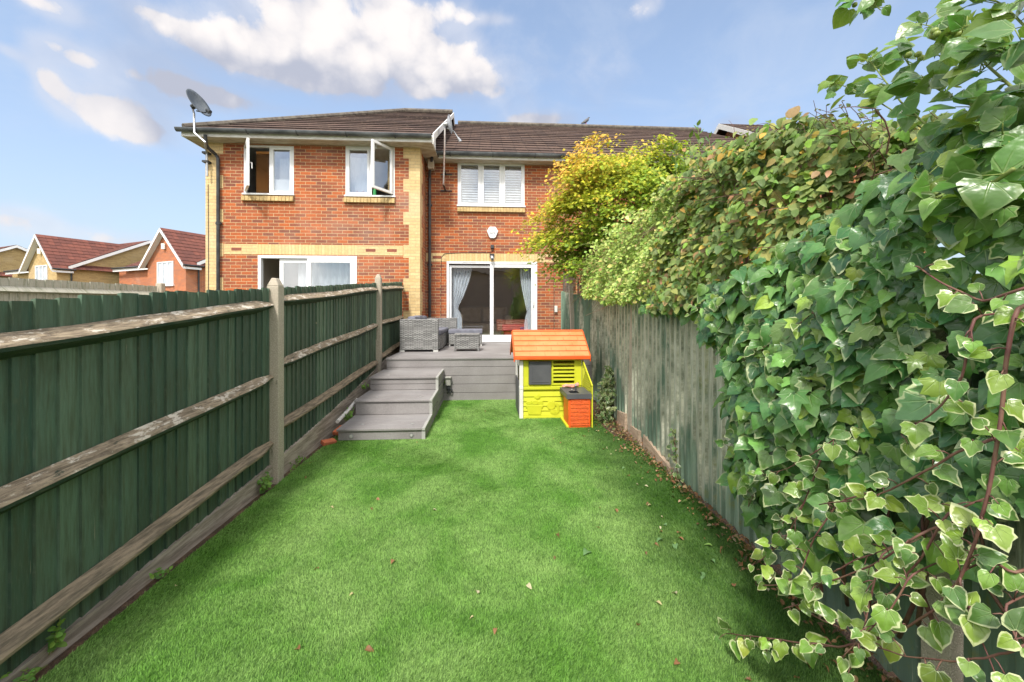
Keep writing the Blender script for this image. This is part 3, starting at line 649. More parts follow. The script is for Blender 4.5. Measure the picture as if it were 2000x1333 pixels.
mx1 = atY(528, 330, YL).x; W1 = pvc_window(LH, w1, YL, [mx1], panes=[1])
open_sash(W1, w1[0] + .05, YL - .03, w1[2] + .05, w1[3] - .04, .31, -.46)
mx2 = atY(724, 330, YL).x; W2 = pvc_window(LH, w2, YL, [mx2], panes=[0])
open_sash(W2, w2[1] - .05, YL - .03, w2[2] + .05, w2[3] - .04, -.31, -.48, -1)
sill(LH, w1[0] - .03, w1[1] + .01, w1[2] - .014, YL); sill(LH, w2[0] - .03, w2[1] + .01, w2[2] - .014, YL)
room(LH, w1[0] - .6, w1[1] + .6, w1[2] - .8, w1[3] + .1, YL + .121, YL + 3, M['room_w']); room(LH, w2[0] - .4, w2[1] + .1, w2[2] - .8, w2[3] + .1, YL + .121, YL + 3, M['room_w'])
# inside the windows
m = MB(); bx0, bx1 = w1[0] + .20, mx1 - .03; z = w1[2] + .06
while z < w1[3] - .14: m.hexa([(bx0, YL + .10, z), (bx1, YL + .10, z), (bx1, YL + .135, z + .018), (bx0, YL + .135, z + .018), (bx0, YL + .10, z + .003), (bx1, YL + .10, z + .003), (bx1, YL + .135, z + .021), (bx0, YL + .135, z + .021)]); z += .022
m.box(bx0, bx1, YL + .10, YL + .14, w1[3] - .14, w1[3] - .09)
tag(m.build('wooden_blind', M['woodblind']), 'orange wooden slatted blind hanging in the open upstairs window at far left', 'window blind')
m = MB(); m.box(mx1 + .05, w1[1] - .06, YL + .07, YL + .09, w1[2] + .04, w1[2] + .36); m.build('inner_board', M['white'], W1)
m = MB(); m.box(w2[0] + .06, mx2 - .04, YL + .20, YL + .21, w2[2] + .05, w2[3] - .18); tag(m.build('net_curtain', M['net']), 'pale net curtain behind the upstairs window whose casement opens to the right', 'curtain'); m = MB(); m.box(w1[0] + .05 + .6, w1[1] - .05, YL + .2, YL + .21, w1[2] + .36, w1[3] - .2)
tag(m.build('net_curtain', M['net']), 'pale net curtain beside the wooden blind in the far left upstairs window', 'curtain')
m = MB(); bx = mx2 + .08; m.tube([(bx, YL + .02, w2[2] + .04), (bx, YL + .02, w2[2] + .15), (bx, YL + .02, w2[2] + .17), (bx, YL + .02, w2[2] + .21)], [.032, .032, .014, .014], 10)
o = m.build('bottle', M['green_pl']); tag(o, 'small green plastic bottle on the sill of the window opened to the right', 'bottle')
m = MB()
for i in range(5): cx = w2[0] + .15 + i * .075; m.prism([Vector((cx - .06, YL + .06, w2[2] + .045)), Vector((cx + .06, YL + .06, w2[2] + .045)), Vector((cx + .02 * (i % 3 - 1), YL + .07, w2[2] + .13 + .02 * (i % 2)))], (0, .03, 0))
tag(m.build('folded_cloth', M['pinkcloth']), 'crumpled pale pink cloth lying on the upstairs window sill', 'cloth')
# sliding door of the left house
DL = MB(); X0, X1, Z0, Z1 = d1; frame(DL, X0, X1, Z0, Z1, YL - .01, YL + .10, .06); D1 = DL.build('sliding_door', M['white'], LH, bevel=.005)
xa, xb, xc = atY(544, 560, YL).x, atY(600, 560, YL).x, atY(695, 560, YL).x
m = MB(); frame(m, xa, xb + .05, Z0 + .06, Z1 - .07, YL + .04, YL + .085, .085); m.build('door_panel', M['white'], D1, bevel=.005)
m = MB(); frame(m, xb, X1 - .061, Z0 + .06, Z1 - .062, YL - .004, YL + .038, .085); m.build('door_panel', M['white'], D1, bevel=.005)
m = MB(); m.box(xa + .085, xb - .03, YL + .055, YL + .06, Z0 + .145, Z1 - .155); m.build('pane', M['glass_up'], D1)
m = MB(); m.box(xb + .085, X1 - .146, YL + .012, YL + .018, Z0 + .145, Z1 - .147); m.build('pane', M['glass_up'], D1)
room(LH, X0 - .3, X1 + 1.0, .2, 2.75, YL + .121, YL + 3.5, M['room'], M['dark'])
c_ = curtain('voile_curtain', xa + .3, X1 - .1, xa + .3, X1 - .1, xa + .3, X1 - .1, Z1 - .05, 1.0, .3, YL + .25, 9, M['net'], .03); tag(c_, 'long white voile curtain behind the half open sliding door on the left', 'curtain')
# ---- the house at the end of the garden
RH = thing('brick_house', (0, YR, 0), 'red brick house at the garden end with white sliding patio door and blinds upstairs', 'house', 'terraced brick houses')
RXE = 8.6; wr = rect(894, 1024.5, 317, 404, YR); dr = rect(872.5, 1049, 511.6, 667.5, YR); dr = (dr[0], dr[1], .715, dr[3])
m = MB(); wall_y(m, XW1 + .002, RXE, -.05, SOF, YR, [wr, dr]); m.face([(RXE, YR, -.05), (RXE, 20, -.05), (RXE, 20, SOF), (RXE, YR, SOF)]); m.face([(XW1, 20, -.05), (RXE, 20, -.05), (RXE, 20, SOF), (XW1, 20, SOF)])
m.build('wall', M['brick'], RH, fixn=False)
sz0, sz1 = atY(960, 512, YR).z + .004, atY(960, 496, YR).z
band(RH, XW1 + .004, 3.4, sz0, sz1, YR, atY(870, 500, YR).x, atY(1052, 500, YR).x)
eR = YR - .35; ry = 15.25; rz = 8.40; bR = 2 * ry - eR
m = MB(); roof_slope(m, (XW1 - 1.5 + .3, eR, EZ), (RXE, eR, EZ), (XW1 - 1.2, ry, rz), (RXE - .35, ry, rz)); roof_slope(m, (RXE, bR, EZ), (XW1, bR, EZ), (RXE - .35, ry, rz), (XW1, ry, rz))
rr = m.build('roof', [M['roof'], M['tile_edge_shade']], RH, fixn=False)
m = MB(); m.tube([(VX + .1, ry, rz + .05), (RXE - .4, ry, rz + .05)], .085, 8); m.build('ridge_tiles', M['lead'], rr)
m = MB(); m.box(VX + .022, RXE, eR, eR + .025, SOF - .02, SOF + .12); m.build('fascia', M['white_wood'], RH)
m = MB(); m.box(XW1 + .01, RXE, eR + .026, YR, SOF - .005, SOF + .01); m.build('soffit', M['soffit'], RH)
gutter(RH, VX - .1, RXE, eR - .065, EZ - .045)
pipe(RH, [(VX - .12, eR - .06, EZ - .1), (VX - .16, eR + .1, SOF - .1), (XW1 + .11, YR - .12, SOF - .28), (XW1 + .10, YR - .06, SOF - .4), (XW1 + .10, YR - .06, .75)])
WR = pvc_window(RH, wr, YR, [wr[0] + (wr[1] - wr[0]) * .345, wr[0] + (wr[1] - wr[0]) * .665], gl='glass'); sill(RH, wr[0] - .01, wr[1] + .01, wr[2] - .014, YR)
m = MB(); z = wr[2] + .07; i = 0
while z < wr[3] - .06:
    m.hexa([(wr[0] + .06, YR + .075, z), (wr[1] - .06, YR + .075, z), (wr[1] - .06, YR + .10, z + .040), (wr[0] + .06, YR + .10, z + .040), (wr[0] + .06, YR + .073, z + .004), (wr[1] - .06, YR + .073, z + .004), (wr[1] - .06, YR + .098, z + .044), (wr[0] + .06, YR + .098, z + .044)]); z += .062
tag(m.build('venetian_blind', M['blind']), 'white venetian blind filling the three part upstairs window above the alarm box', 'window blind')
room(RH, wr[0] - .5, wr[1] + .5, wr[2] - .8, wr[3] + .1, YR + .121, YR + 3, M['room'])
# patio door
X0, X1, Z0, Z1 = dr; m = MB(); frame(m, X0, X1, Z0, Z1, YR - .02, YR + .10, .055, wb=.05); m.box(X0 - .03, X1 + .03, YR - .07, YR - .021, Z0 - .004, Z0 + .03)
m.box(X0 + .38, X0 + .72, YR - .023, YR - .0205, Z1 - .03, Z1 - .022, 1); m.box(X1 - .68, X1 - .34, YR - .023, YR - .0205, Z1 - .03, Z1 - .022, 1)
DR = m.build('sliding_patio_door', [M['white'], M['black']], RH, bevel=.004)
cxm = atY(960.5, 590, YR).x
m = MB(); frame(m, X0 + .056, cxm + .02, Z0 + .051, Z1 - .09, YR + .04, YR + .085, .055, wb=.12); m.build('door_panel', M['white'], DR, bevel=.005)
m = MB(); frame(m, cxm - .045, X1 - .056, Z0 + .051, Z1 - .056, YR - .01, YR + .038, .09, wb=.12); p2 = m.build('door_panel', M['white'], DR, bevel=.005)
m = MB(); m.box(X0 + .111, cxm - .03, YR + .06, YR + .066, Z0 + .171, Z1 - .145); m.build('pane', M['glass'], DR)
m = MB(); m.box(cxm + .045, X1 - .146, YR + .012, YR + .018, Z0 + .171, Z1 - .146); m.build('pane', M['glass'], DR)
m = MB(); hx = X1 - .10; m.box(hx - .018, hx + .018, YR - .022, YR - .011, 1.52, 1.76, 0); m.tube([(hx, YR - .022, 1.73), (hx, YR - .06, 1.73), (hx, YR - .06, 1.62), (hx, YR - .022, 1.62)], .011, 6, 0); m.tube([(hx, YR - .024, 1.56), (hx, YR - .012, 1.56)], .009, 8, 1)
m.build('handle', [M['white'], M['black']], p2)
room(RH, X0 - .9, X1 + .7, .70, 3.0, YR + .121, YR + 4.2, M['room'], M['cream'])
ZT, ZW = Z1 - .06, atY(890, 603, YR).z
def cur(side, lab):
    if side < 0: c = curtain('patio_curtain', X0 + .02, X0 + .62, X0 + .05, X0 + .24, X0 + .02, X0 + .36, ZT, ZW, .74, YR + .22, 7, M['curtain'])
    else: c = curtain('patio_curtain', X1 - .42, X1 - .03, X1 - .22, X1 - .06, X1 - .30, X1 - .04, ZT, ZW - .12, .74, YR + .22, 6, M['curtain'])
    tag(c, lab, 'curtain', 'curtains tied back inside the patio door')
cur(-1, 'pale blue grey curtain tied back at the left of the patio door'); cur(1, 'narrow pale curtain tied back at the right of the patio door by the handle')
S = thing('settee', (0, 12.6, .7), 'cream fabric settee seen inside through the patio door', 'sofa')
for nm, b_ in (('seat', (-.85, .55, 12.1, 12.9, .72, 1.12)), ('backrest', (-.95, .65, 12.9, 13.15, .72, 1.62)), ('armrest', (-1.1, -.86, 12.0, 13.0, .72, 1.35)), ('armrest', (.56, .80, 12.0, 13.0, .72, 1.35)), ('cushion', (-.8, -.16, 12.6, 12.88, 1.13, 1.6)), ('cushion', (-.12, .52, 12.6, 12.88, 1.13, 1.6))):
    m = MB(); m.box(*b_); m.build(nm, M['cream'], S, bevel=.06)
S = thing('armchair', (-.9, 10.6, .7), 'upright cream armchair just inside the patio door at the left curtain', 'armchair')
m = MB(); m.box(-.78, -.62, 10.5, 10.9, .72, 1.42); m.build('armrest', M['cream'], S, bevel=.05); m = MB(); m.box(-.95, -.79, 10.45, 11.2, .72, 1.25); m.build('seat', M['cream'], S, bevel=.05)
S = thing('play_table', (.75, 10.9, .7), 'low red toy table with a purple tub inside the patio door', 'toy table')
m = MB(); m.box(.42, 1.05, 10.7, 11.1, .95, 1.12); m.box(.46, 1.0, 10.74, 11.06, .72, .949); m.build('tabletop', M['redcloth'], S, bevel=.02); m = MB(); m.box(.88, 1.08, 10.6, 10.69, .92, 1.06); m.build('tub', M['purple'], S, bevel=.02)
m = MB(); frame(m, .05, .95, .72, 2.75, 14.24, 14.29, .08); tag(m.build('inner_doorway', M['room_w']), 'white framed doorway on the far wall of the living room', 'doorway')
# wall fittings
m = MB(); c = atY(962, 454, YR - .06)
hexp = [(-.075, .135), (.075, .135), (.14, .03), (.075, -.125), (.045, -.145), (-.045, -.145), (-.075, -.125), (-.14, .03)]
AB = thing('alarm_box', (c.x, YR, c.z), 'white hexagonal burglar alarm box on the wall between window and patio door', 'alarm box')
m.prism([Vector((c.x + a, YR - .06, c.z + b)) for a, b in hexp], (0, .058, 0)); m.build('cover', M['white'], AB, bevel=.012)
m = MB(); tp = [Vector((c.x, YR - .0605, c.z + .10)), Vector((c.x - .065, YR - .0605, c.z - .005)), Vector((c.x + .065, YR - .0605, c.z - .005))]
for a, b in ((0, 1), (1, 2), (2, 0)): m.bar(tp[a], tp[b], .003, .007, up=(0, 1, 0))
m.box(c.x - .004, c.x + .004, YR - .063, YR - .0605, c.z + .028, c.z + .065); m.box(c.x - .004, c.x + .004, YR - .063, YR - .0605, c.z + .012, c.z + .02); m.build('emblem', M['text'], AB)
cu = bpy.data.curves.new('t', 'FONT'); cu.body = 'VERISURE'; cu.size = .038; cu.align_x = 'CENTER'; cu.extrude = .0008; to = bpy.data.objects.new('t', cu); COL.objects.link(to)
bpy.context.view_layer.update(); me = bpy.data.meshes.new_from_object(to); bpy.data.objects.remove(to); me.materials.append(M['text']) if not me.materials else None
lt = bpy.data.objects.new('lettering', me); COL.objects.link(lt); lt.parent = AB; lt.location = (0, -.0625, -.048); lt.rotation_euler = (R_(90), 0, 0)
c = atY(961.5, 482, YR - .05); m = MB(); m.box(c.x - .04, c.x + .04, YR - .07, YR - .002, c.z - .045, c.z + .04); m.tube([(c.x, YR - .04, c.z - .045), (c.x + .01, YR - .03, c.z - .1)], .012, 6)
tag(m.build('junction_box', M['black'], None, bevel=.008), 'small black box on the brickwork just under the alarm box', 'junction box')
c = atY(961, 503, YR - .05); SCM = thing('security_camera', (c.x, YR, c.z), 'dark domed security camera fixed to the yellow soldier course over the patio door', 'camera')
m = MB(); m.box(c.x - .055, c.x + .055, YR - .03, YR - .006, c.z + .01, c.z + .09); m.tube([(c.x, YR - .03, c.z + .04), (c.x, YR - .08, c.z + .02)], .02, 8); m.build('mount', M['black'], SCM)
m = MB(); m.tube([(c.x - .01, YR - .06, c.z + .03), (c.x - .005, YR - .09, c.z + .005), (c.x + .01, YR - .12, c.z - .05), (c.x + .012, YR - .13, c.z - .065)], [.03, .045, .045, .02], 12); m.build('body', M['metal'], SCM, smooth=True)
m = MB(); m.tube([(c.x + .014, YR - .131, c.z - .06), (c.x + .016, YR - .14, c.z - .075)], .024, 12); m.build('lens', M['black'], SCM)
m = MB(); q = [atY(961, 490, YR - .012), atY(958, 493.5, YR - .012), atY(900, 494, YR - .012), atY(868, 496, YR - .012), atY(862, 503, YR - .012), atY(861, 560, YR - .012), atY(861, 625, YR - .012)]
m.tube(q, .006, 5); m.build('cable', M['black'], RH); m = MB(); q = [atY(1082, 495, YR - .012), atY(1082, 650, YR - .012)]; m.tube(q, .006, 5); m.build('cable', M['black'], RH)
m = MB(); c = atY(1086, 604, YR - .05); m.box(c.x - .035, c.x + .035, YR - .07, YR - .002, c.z - .08, c.z + .08)
tag(m.build('socket_box', M['offwhite'], None, bevel=.01), 'small white outdoor socket box on the brick wall beside the right fence', 'socket box')
m = MB(); m.box(XW1 + .09, XW1 + .22, YR - .3, YR - .12, SOF - .24, SOF - .03); tag(m.build('vent_box', M['soffit'], None), 'small beige box tucked under the eaves where the two houses meet', 'box')
# ---- satellite dishes
def dish(base_pts, cen, nrm, rad, mat, label, arm_to, bar_r=.02, polemat='metal'):
    t_ = thing('satellite_dish', base_pts[0], label, 'satellite dish', 'satellite dishes'); m = MB(); m.tube(base_pts, bar_r, 8); m.build('mast', M[polemat], t_)
    n_ = Vector(nrm).normalized(); a = n_.cross(Vector((0, 0, 1))).normalized(); b = a.cross(n_).normalized(); V_, F_ = [], []; nr, na = 6, 28
    for side in (0, 1):
        for i in range(nr + 1):
            rr_ = rad * i / nr
            for k in range(na):
                th = 2 * math.pi * k / na; V_.append(Vector(cen) + a * rr_ * math.cos(th) * .9 + b * rr_ * math.sin(th) + n_ * (.28 * rr_ * rr_ / rad - side * .012))
    for side in (0, 1):
        o_ = side * (nr + 1) * na
        for i in range(nr):
            for k in range(na): k2 = (k + 1) % na; F_.append((o_ + i * na + k, o_ + i * na + k2, o_ + (i + 1) * na + k2, o_ + (i + 1) * na + k))
    for k in range(na): k2 = (k + 1) % na; F_.append((nr * na + k, nr * na + k2, (2 * nr + 1) * na + k2, (2 * nr + 1) * na + k))
    np_mesh('reflector', np.array([tuple(v) for v in V_]), np.array(F_), M[mat], t_, smooth=True)
    low = Vector(cen) - b * rad * .85 + n_ * .1; m = MB(); m.tube([Vector(cen) - n_ * .05 - b * rad * .4, low, Vector(arm_to)], .013, 6); m.tube([Vector(cen) - n_ * .02, Vector(cen) - n_ * .10], .05, 8); m.tube([Vector(cen) - n_ * .10, Vector(base_pts[-1])], .018, 6); m.build('arm', M['black' if mat == 'dish' else 'metal'], t_)
    m = MB(); d_ = (Vector(cen) - Vector(arm_to)).normalized(); m.tube([Vector(arm_to) - d_ * .06, Vector(arm_to) + d_ * .05], [.035, .028], 10); m.tube([Vector(arm_to), Vector(arm_to) - Vector((0, 0, .05))], .02, 8); m.build('receiver', M['black' if mat == 'dish' else 'metal'], t_)
    return t_
yd = eY - .12
bp = [P(405, 345, YL - .10), P(404, 300, YL - .10), P(400, 277, eY - .16), P(380, 260, eY - .16), P(379, 232, yd), P(379, 222, yd)]
cdish = atY(383, 205, yd)
SD = dish(bp, cdish, (.88, -.16, .46), .29, 'dish', 'dark grey satellite dish on a bent pole above the far left eaves', atY(407, 217, yd - .1))
m = MB(); m.box(atY(404, 300, YL).x - .02, atY(404, 300, YL).x + .1, YL - .13, YL, atY(404, 302, YL).z - .02, atY(404, 302, YL).z + .02); m.build('wall_bracket', M['black'], SD); m = MB(); m.box(atY(404, 318, YL).x - .02, atY(404, 300, YL).x + .1, YL - .13, YL, atY(404, 319, YL).z - .02, atY(404, 319, YL).z + .02); m.build('wall_bracket', M['black'], SD)
m = MB(); xc_ = atY(407, 400, YL).x; m.tube([(xc_, YL - .012, 4.2), (xc_ + .01, YL - .012, 2.5), (xc_ - .01, YL - .012, .1)], .006, 5); m.build('cable', M['black'], LH)
ym = eR - .16
bp = [P(866, 362, ym), P(868, 300, ym), P(869, 252, ym)]
SD2 = dish(bp, atY(875, 243, ym), (.97, .18, .22), .21, 'dish_l', 'pale satellite dish seen edge on, on a tall wall pole between the two houses', atY(897, 273, ym), polemat='rust')
for y_ in (327, 361): m = MB(); z_ = atY(866, y_, ym).z; x_ = atY(866, y_, ym).x; m.box(x_ - .02, x_ + .02, ym, YR, z_ - .012, z_ + .012); m.box(x_ - .12, x_ + .16, YR - .03, YR - .002, z_ - .012, z_ + .012); m.build('wall_bracket', M['black'], SD2)
# pigeon on the ridge
c = Vector((atY(1143, 243, ry).x, ry, rz + .135)); PG = thing('pigeon', c, 'pigeon perched on the tiled ridge of the brick house', 'bird')
skin_obj('body', [c + Vector(p) for p in ((-.16, 0, .03), (-.05, 0, .07), (.05, 0, .13), (.11, 0, .20), (.13, 0, .26), (.18, 0, .255))], [(0, 1), (1, 2), (2, 3), (3, 4), (4, 5)], [.018, .055, .07, .035, .033, .008], M['bird'], PG, 2, 2)
m = MB(); m.tube([c + Vector((.02, .02, .1)), c + Vector((.03, .02, 0))], .008, 5); m.tube([c + Vector((.02, -.02, .1)), c + Vector((.03, -.02, 0))], .008, 5); m.build('legs', M['redcloth'], PG)
# ---- gabled house to the right, over the hedge
GX = 8.75; rp = atX(1405, 242, GX); GH = thing('gabled_house', (GX, rp.y, 0), 'house with a white bargeboard gable peeping over the hedge on the right', 'house', 'terraced brick houses')
dY = 2.3; dz_ = dY * .60
m = MB(); roof_slope(m, (GX, rp.y - dY, rp.z - dz_), (GX + 7, rp.y - dY, rp.z - dz_), (GX, rp.y, rp.z), (GX + 7, rp.y, rp.z)); roof_slope(m, (GX + 7, rp.y + dY, rp.z - dz_), (GX, rp.y + dY, rp.z - dz_), (GX + 7, rp.y, rp.z), (GX, rp.y, rp.z)); m.build('roof', [M['roof'], M['tile_edge_shade']], GH, fixn=False)
m = MB()
for s in (-1, 1):
    A = Vector((GX, rp.y + s * dY, rp.z - dz_ - .2)); B = Vector((GX, rp.y, rp.z - .2)); t_ = Vector((-.03, 0, 0)); m.hexa([A, A + t_, B + t_, B, A + Z * .2, A + Z * .2 + t_, B + Z * .2 + t_, B + Z * .2])
m.build('bargeboard', M['white_wood'], GH)
m = MB(); m.prism([Vector((GX + .35, rp.y - dY + .3, 0)), Vector((GX + .35, rp.y + dY - .3, 0)), Vector((GX + .35, rp.y + dY - .3, rp.z - dz_ - .02)), Vector((GX + .35, rp.y, rp.z - .22)), Vector((GX + .35, rp.y - dY + .3, rp.z - dz_ - .02))], (6, 0, 0)); m.build('wall', M['brick'], GH)

# ---- far houses, turned away to the left
def far_house(cx, D, brickm, label, win=True, red=False, y_eave=None):
    """corner of the house seen at pixel column cx, D metres off"""
    al = R_(67); ez, rz1 = 4.5, 6.45
    C0 = Vector(((cx - 1000) / 800 * D, D)); u = Vector((math.cos(al), math.sin(al))); v = Vector((-math.sin(al), math.cos(al)))
    def W(s, t, z): q = C0 + u * t + v * s; return Vector((CS * q.x + SN * q.y, -SN * q.x + CS * q.y, z))
    H = thing('far_house', W(0, 0, 0), label, 'house', 'houses beyond the side fence'); gw = 3.9; back = .75; W2_ = 8.6; mid = back + 3.9
    m = MB()   # walls: small gable front, its right return, big gable side, set-back front
    m.face([W(0, 0, 0), W(gw, 0, 0), W(gw, 0, ez), W(gw / 2, 0, rz1), W(0, 0, ez)][::-1]); m.face([W(0, 0, 0), W(0, back, 0), W(0, back, ez), W(0, 0, ez)]); m.face([W(gw, 0, 0), W(gw, back, 0), W(gw, back, ez), W(gw, 0, ez)])
    m.face([W(0, back, 0), W(0, back + W2_, 0), W(0, back + W2_, ez), W(0, mid + .1, rz1 + .15), W(0, back, ez)]); m.face([W(gw, back, 0), W(gw + 5, back, 0), W(gw + 5, back, ez), W(gw, back, ez)])
    m.build('wall', brickm, H, fixn=False)
    m = MB(); o_ = .32
    k = (rz1 - ez) / (gw / 2)
    roof_slope(m, W(-o_, -o_, ez - o_ * k * .9), W(-o_, mid, ez - o_ * k * .9), W(gw / 2, -o_, rz1 + .05), W(gw / 2, mid, rz1 + .05), .33)
    roof_slope(m, W(gw + o_, mid, ez - o_ * k * .9), W(gw + o_, -o_, ez - o_ * k * .9), W(gw / 2, mid, rz1 + .05), W(gw / 2, -o_, rz1 + .05), .33)
    roof_slope(m, W(8, back - o_, ez - .1), W(-.25, back - o_, ez - .1), W(8, mid + .1, rz1 + .3), W(-.25, mid + .1, rz1 + .3), .33)
    roof_slope(m, W(-.25, back + W2_ + o_, ez - .1), W(8, back + W2_ + o_, ez - .1), W(-.25, mid + .1, rz1 + .3), W(8, mid + .1, rz1 + .3), .33)
    m.build('roof', [M['roof_red'], M['tile_edge_shade']], H, fixn=False)
    m = MB()
    def plank(a, b, h=.2, t=.03):
        a, b = Vector(a), Vector(b); m.face([a, b, b - Z * h, a - Z * h]); n_ = (b - a).cross(Z).normalized() * t; m.face([a + n_, b + n_, b + n_ - Z * h, a + n_ - Z * h]); m.face([a - Z * h, b - Z * h, b + n_ - Z * h, a + n_ - Z * h])
    plank(W(-o_, -o_ - .03, ez - o_ * k * .9), W(gw / 2, -o_ - .03, rz1 + .03)); plank(W(gw / 2, -o_ - .03, rz1 + .03), W(gw + o_, -o_ - .03, ez - o_ * k * .9))
    plank(W(-.28, back - o_, ez - .12), W(-.28, mid + .1, rz1 + .28)); plank(W(-.28, mid + .1, rz1 + .28), W(-.28, back + W2_ + o_, ez - .12))
    plank(W(gw + .3, back - o_ - .03, ez - .12), W(gw + 5, back - o_ - .03, ez - .12)); plank(W(-o_, -o_, ez - .42), W(-o_, back - .1, ez - .42), .12)
    m.face([W(-o_, -o_, ez - .32), W(gw / 2, -o_, rz1 - .1), W(gw / 2, -.01, rz1 - .1), W(-o_, -.01, ez - .32)]); m.face([W(gw + o_, -o_, ez - .32), W(gw / 2, -o_, rz1 - .1), W(gw / 2, -.01, rz1 - .1), W(gw + o_, -.01, ez - .32)])
    m.build('bargeboard', M['white'], H, fixn=False)
    m = MB(); m.tube([W(-o_ - .06, -o_, ez - .33), W(-o_ - .06, back, ez - .33)], .06, 6); m.build('gutter', M['black'], H); m = MB(); m.tube([W(gw + .35, back - o_ - .08, ez - .1), W(gw + 5, back - o_ - .08, ez - .1)], .06, 6); m.build('gutter', M['black'], H); m = MB(); m.tube([W(-.06, back - .1, ez - .3), W(-.08, back - .1, 0)], .045, 6); m.build('downpipe', M['black'], H)
    def win_(s0, s1, z0, z1, t0):
        m = MB(); q = lambda s, z, d: W(s, t0 - d, z)
        def bx(s0, s1, z0, z1, d0, d1): m.hexa([q(s1, z0, d1), q(s0, z0, d1), q(s0, z0, d0), q(s1, z0, d0), q(s1, z1, d1), q(s0, z1, d1), q(s0, z1, d0), q(s1, z1, d0)])
        bx(s0, s1, z0, z0 + .07, .0, .06); bx(s0, s1, z1 - .07, z1, .0, .06); bx(s0, s0 + .07, z0 + .07, z1 - .07, 0, .06); bx(s1 - .07, s1, z0 + .07, z1 - .07, 0, .06)
        for f in (.36, .66): c_ = s0 + (s1 - s0) * f; bx(c_ - .04, c_ + .04, z0 + .07, z1 - .07, 0, .055)
        bx(s0 - .06, s1 + .06, z0 - .09, z0 - .001, 0, .09); w_ = m.build('window', M['white'], H)
        m = MB(); m.face([q(s0, z0, .02), q(s1, z0, .02), q(s1, z1, .02), q(s0, z1, .02)]); m.build('pane', M['farglass'], w_, fixn=False)
    win_(gw * .30, gw * .72, 3.1, 4.5, 0); win_(gw + .15, gw + 1.3, 2.9, 4.1, back)
    m = MB(); a = W(gw / 2 + .1, -.06, ez + .75); m.box(a.x - .1, a.x + .1, a.y - .1, a.y + .1, a.z, a.z + .34); m.build('alarm_box' if red else 'wall_vent', M['offwhite'], H)
    return H
M['farglass'] = plain('far_window_glass', (.32, .38, .45), (.5, .53, .56), .1, .8, spec=.8)
far_house(111, 26, M['brick_far_y'], 'yellow brick house with red tiled roof and white bargeboards left of the red one')
far_house(363, 24, M['brick_far_r'], 'red brick house with steep white edged gable beside the main house corner', red=True)
far_house(-175, 28, M['brick_far_y'], 'yellow brick house cut by the left edge of the picture')
# ---- the house across from them, behind the viewer: only its reflection shows in the patio door
BH = thing('opposite_house', (1, -15, 0), 'brown brick house seen only as a reflection in the patio door', 'house')
m = MB(); m.box(-6, 8, -22, -15, -.05, 4.9); m.prism([Vector((-6, -22.5, 4.9)), Vector((-6, -14.6, 4.9)), Vector((-6, -18.5, 7.2))], (14, 0, 0), 1); m.build('wall', [M['brick_dark'], M['roof']], BH)

#@@FENCES
# ================================================================== left fence
FX = -1.86
def ftop(y): return 1.355 + .083 * y
def gtop(y): return .02 + .010 * y * y if y > 0 else .02
def boards(mb, y0, y1, X, zt, zb, sgn=1, pitch=.094, jit=.007):
    y = y0; i = 0
    while y < y1:
        p_ = pitch * random.uniform(.86, 1.16); a, b = y, min(y1 + .02, y + p_ + .012); top = zt((a + b) / 2) + random.uniform(-jit, jit); tl = random.uniform(-.004, .004); tn_ = random.random()
        th, tn2 = .017, .005; g_ = random.uniform(0, .003)
        z0a, z0b = zb(a), zb(b)
        mb.hexa([(X, a, z0a), (X + sgn * (th + g_), a, z0a), (X + sgn * (tn2 + g_), b, z0b), (X, b, z0b)] + [(X, a + tl, top - .004), (X + sgn * (th + g_), a + tl, top), (X + sgn * (tn2 + g_), b + tl, top + random.uniform(-.003, .003)), (X, b + tl, top)], 0, tn_)
        y += p_; i += 1
posts_y = [-.2, 3.67, 7.06]; bays = [(-1.6, -.2), (-.2, 3.62), (3.72, 7.02), (7.12, 9.15)]
LF = thing('left_fence', (FX, 3, 0), 'dark green featheredge fence with three weathered rails along the left of the lawn', 'fence')
for a, b in bays:
    m = MB(); boards(m, a, b, FX, ftop, lambda y: gtop(y) - .01); m.build('fence_boards', M['fence'], LF, fixn=True)
def arris(mb, y0, z0, y1, z1, h=.052, d=.062, seg=16):
    pr = None
    for i in range(seg + 1):
        s = i / seg; y = y0 + (y1 - y0) * s; z = z0 + (z1 - z0) * s + .006 * math.sin(s * 9 + z0 * 5) + random.uniform(-.0015, .0015); hh = h * (1 + random.uniform(-.05, .05)); dd = d * (1 + random.uniform(-.06, .06))
        e = min(s, 1 - s) * (y1 - y0) / .14; e = min(1, .45 + .55 * e); hh *= e; dd *= e
        X = FX + .018; ring = [(X, y, z - hh), (X + dd * .95, y, z - .014 * e), (X + dd, y, z + .002), (X + dd * .90, y, z + .012 * e), (X, y, z + hh)]
        if pr:
            for k in range(4): mb.face([pr[k], pr[k + 1], ring[k + 1], ring[k]])
        else: mb.face(ring)
        pr = ring
    mb.face(pr[::-1])
def rails(y0, y1, zs0, zs1):
    for k, (a, b) in enumerate(zip(zs0, zs1)):
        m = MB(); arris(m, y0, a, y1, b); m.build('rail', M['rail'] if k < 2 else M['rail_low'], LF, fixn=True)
rails(-1.6, -.2, (1.00, .38, .04), (1.14, .54, .05)); rails(-.2, 3.63, (1.150, .570, .040), (1.505, .895, .325))
rails(3.70, 7.03, (1.535, .985, .430), (1.830, 1.225, .62)); rails(7.10, 9.15, (1.84, 1.24, .66), (1.98, 1.33, .8))
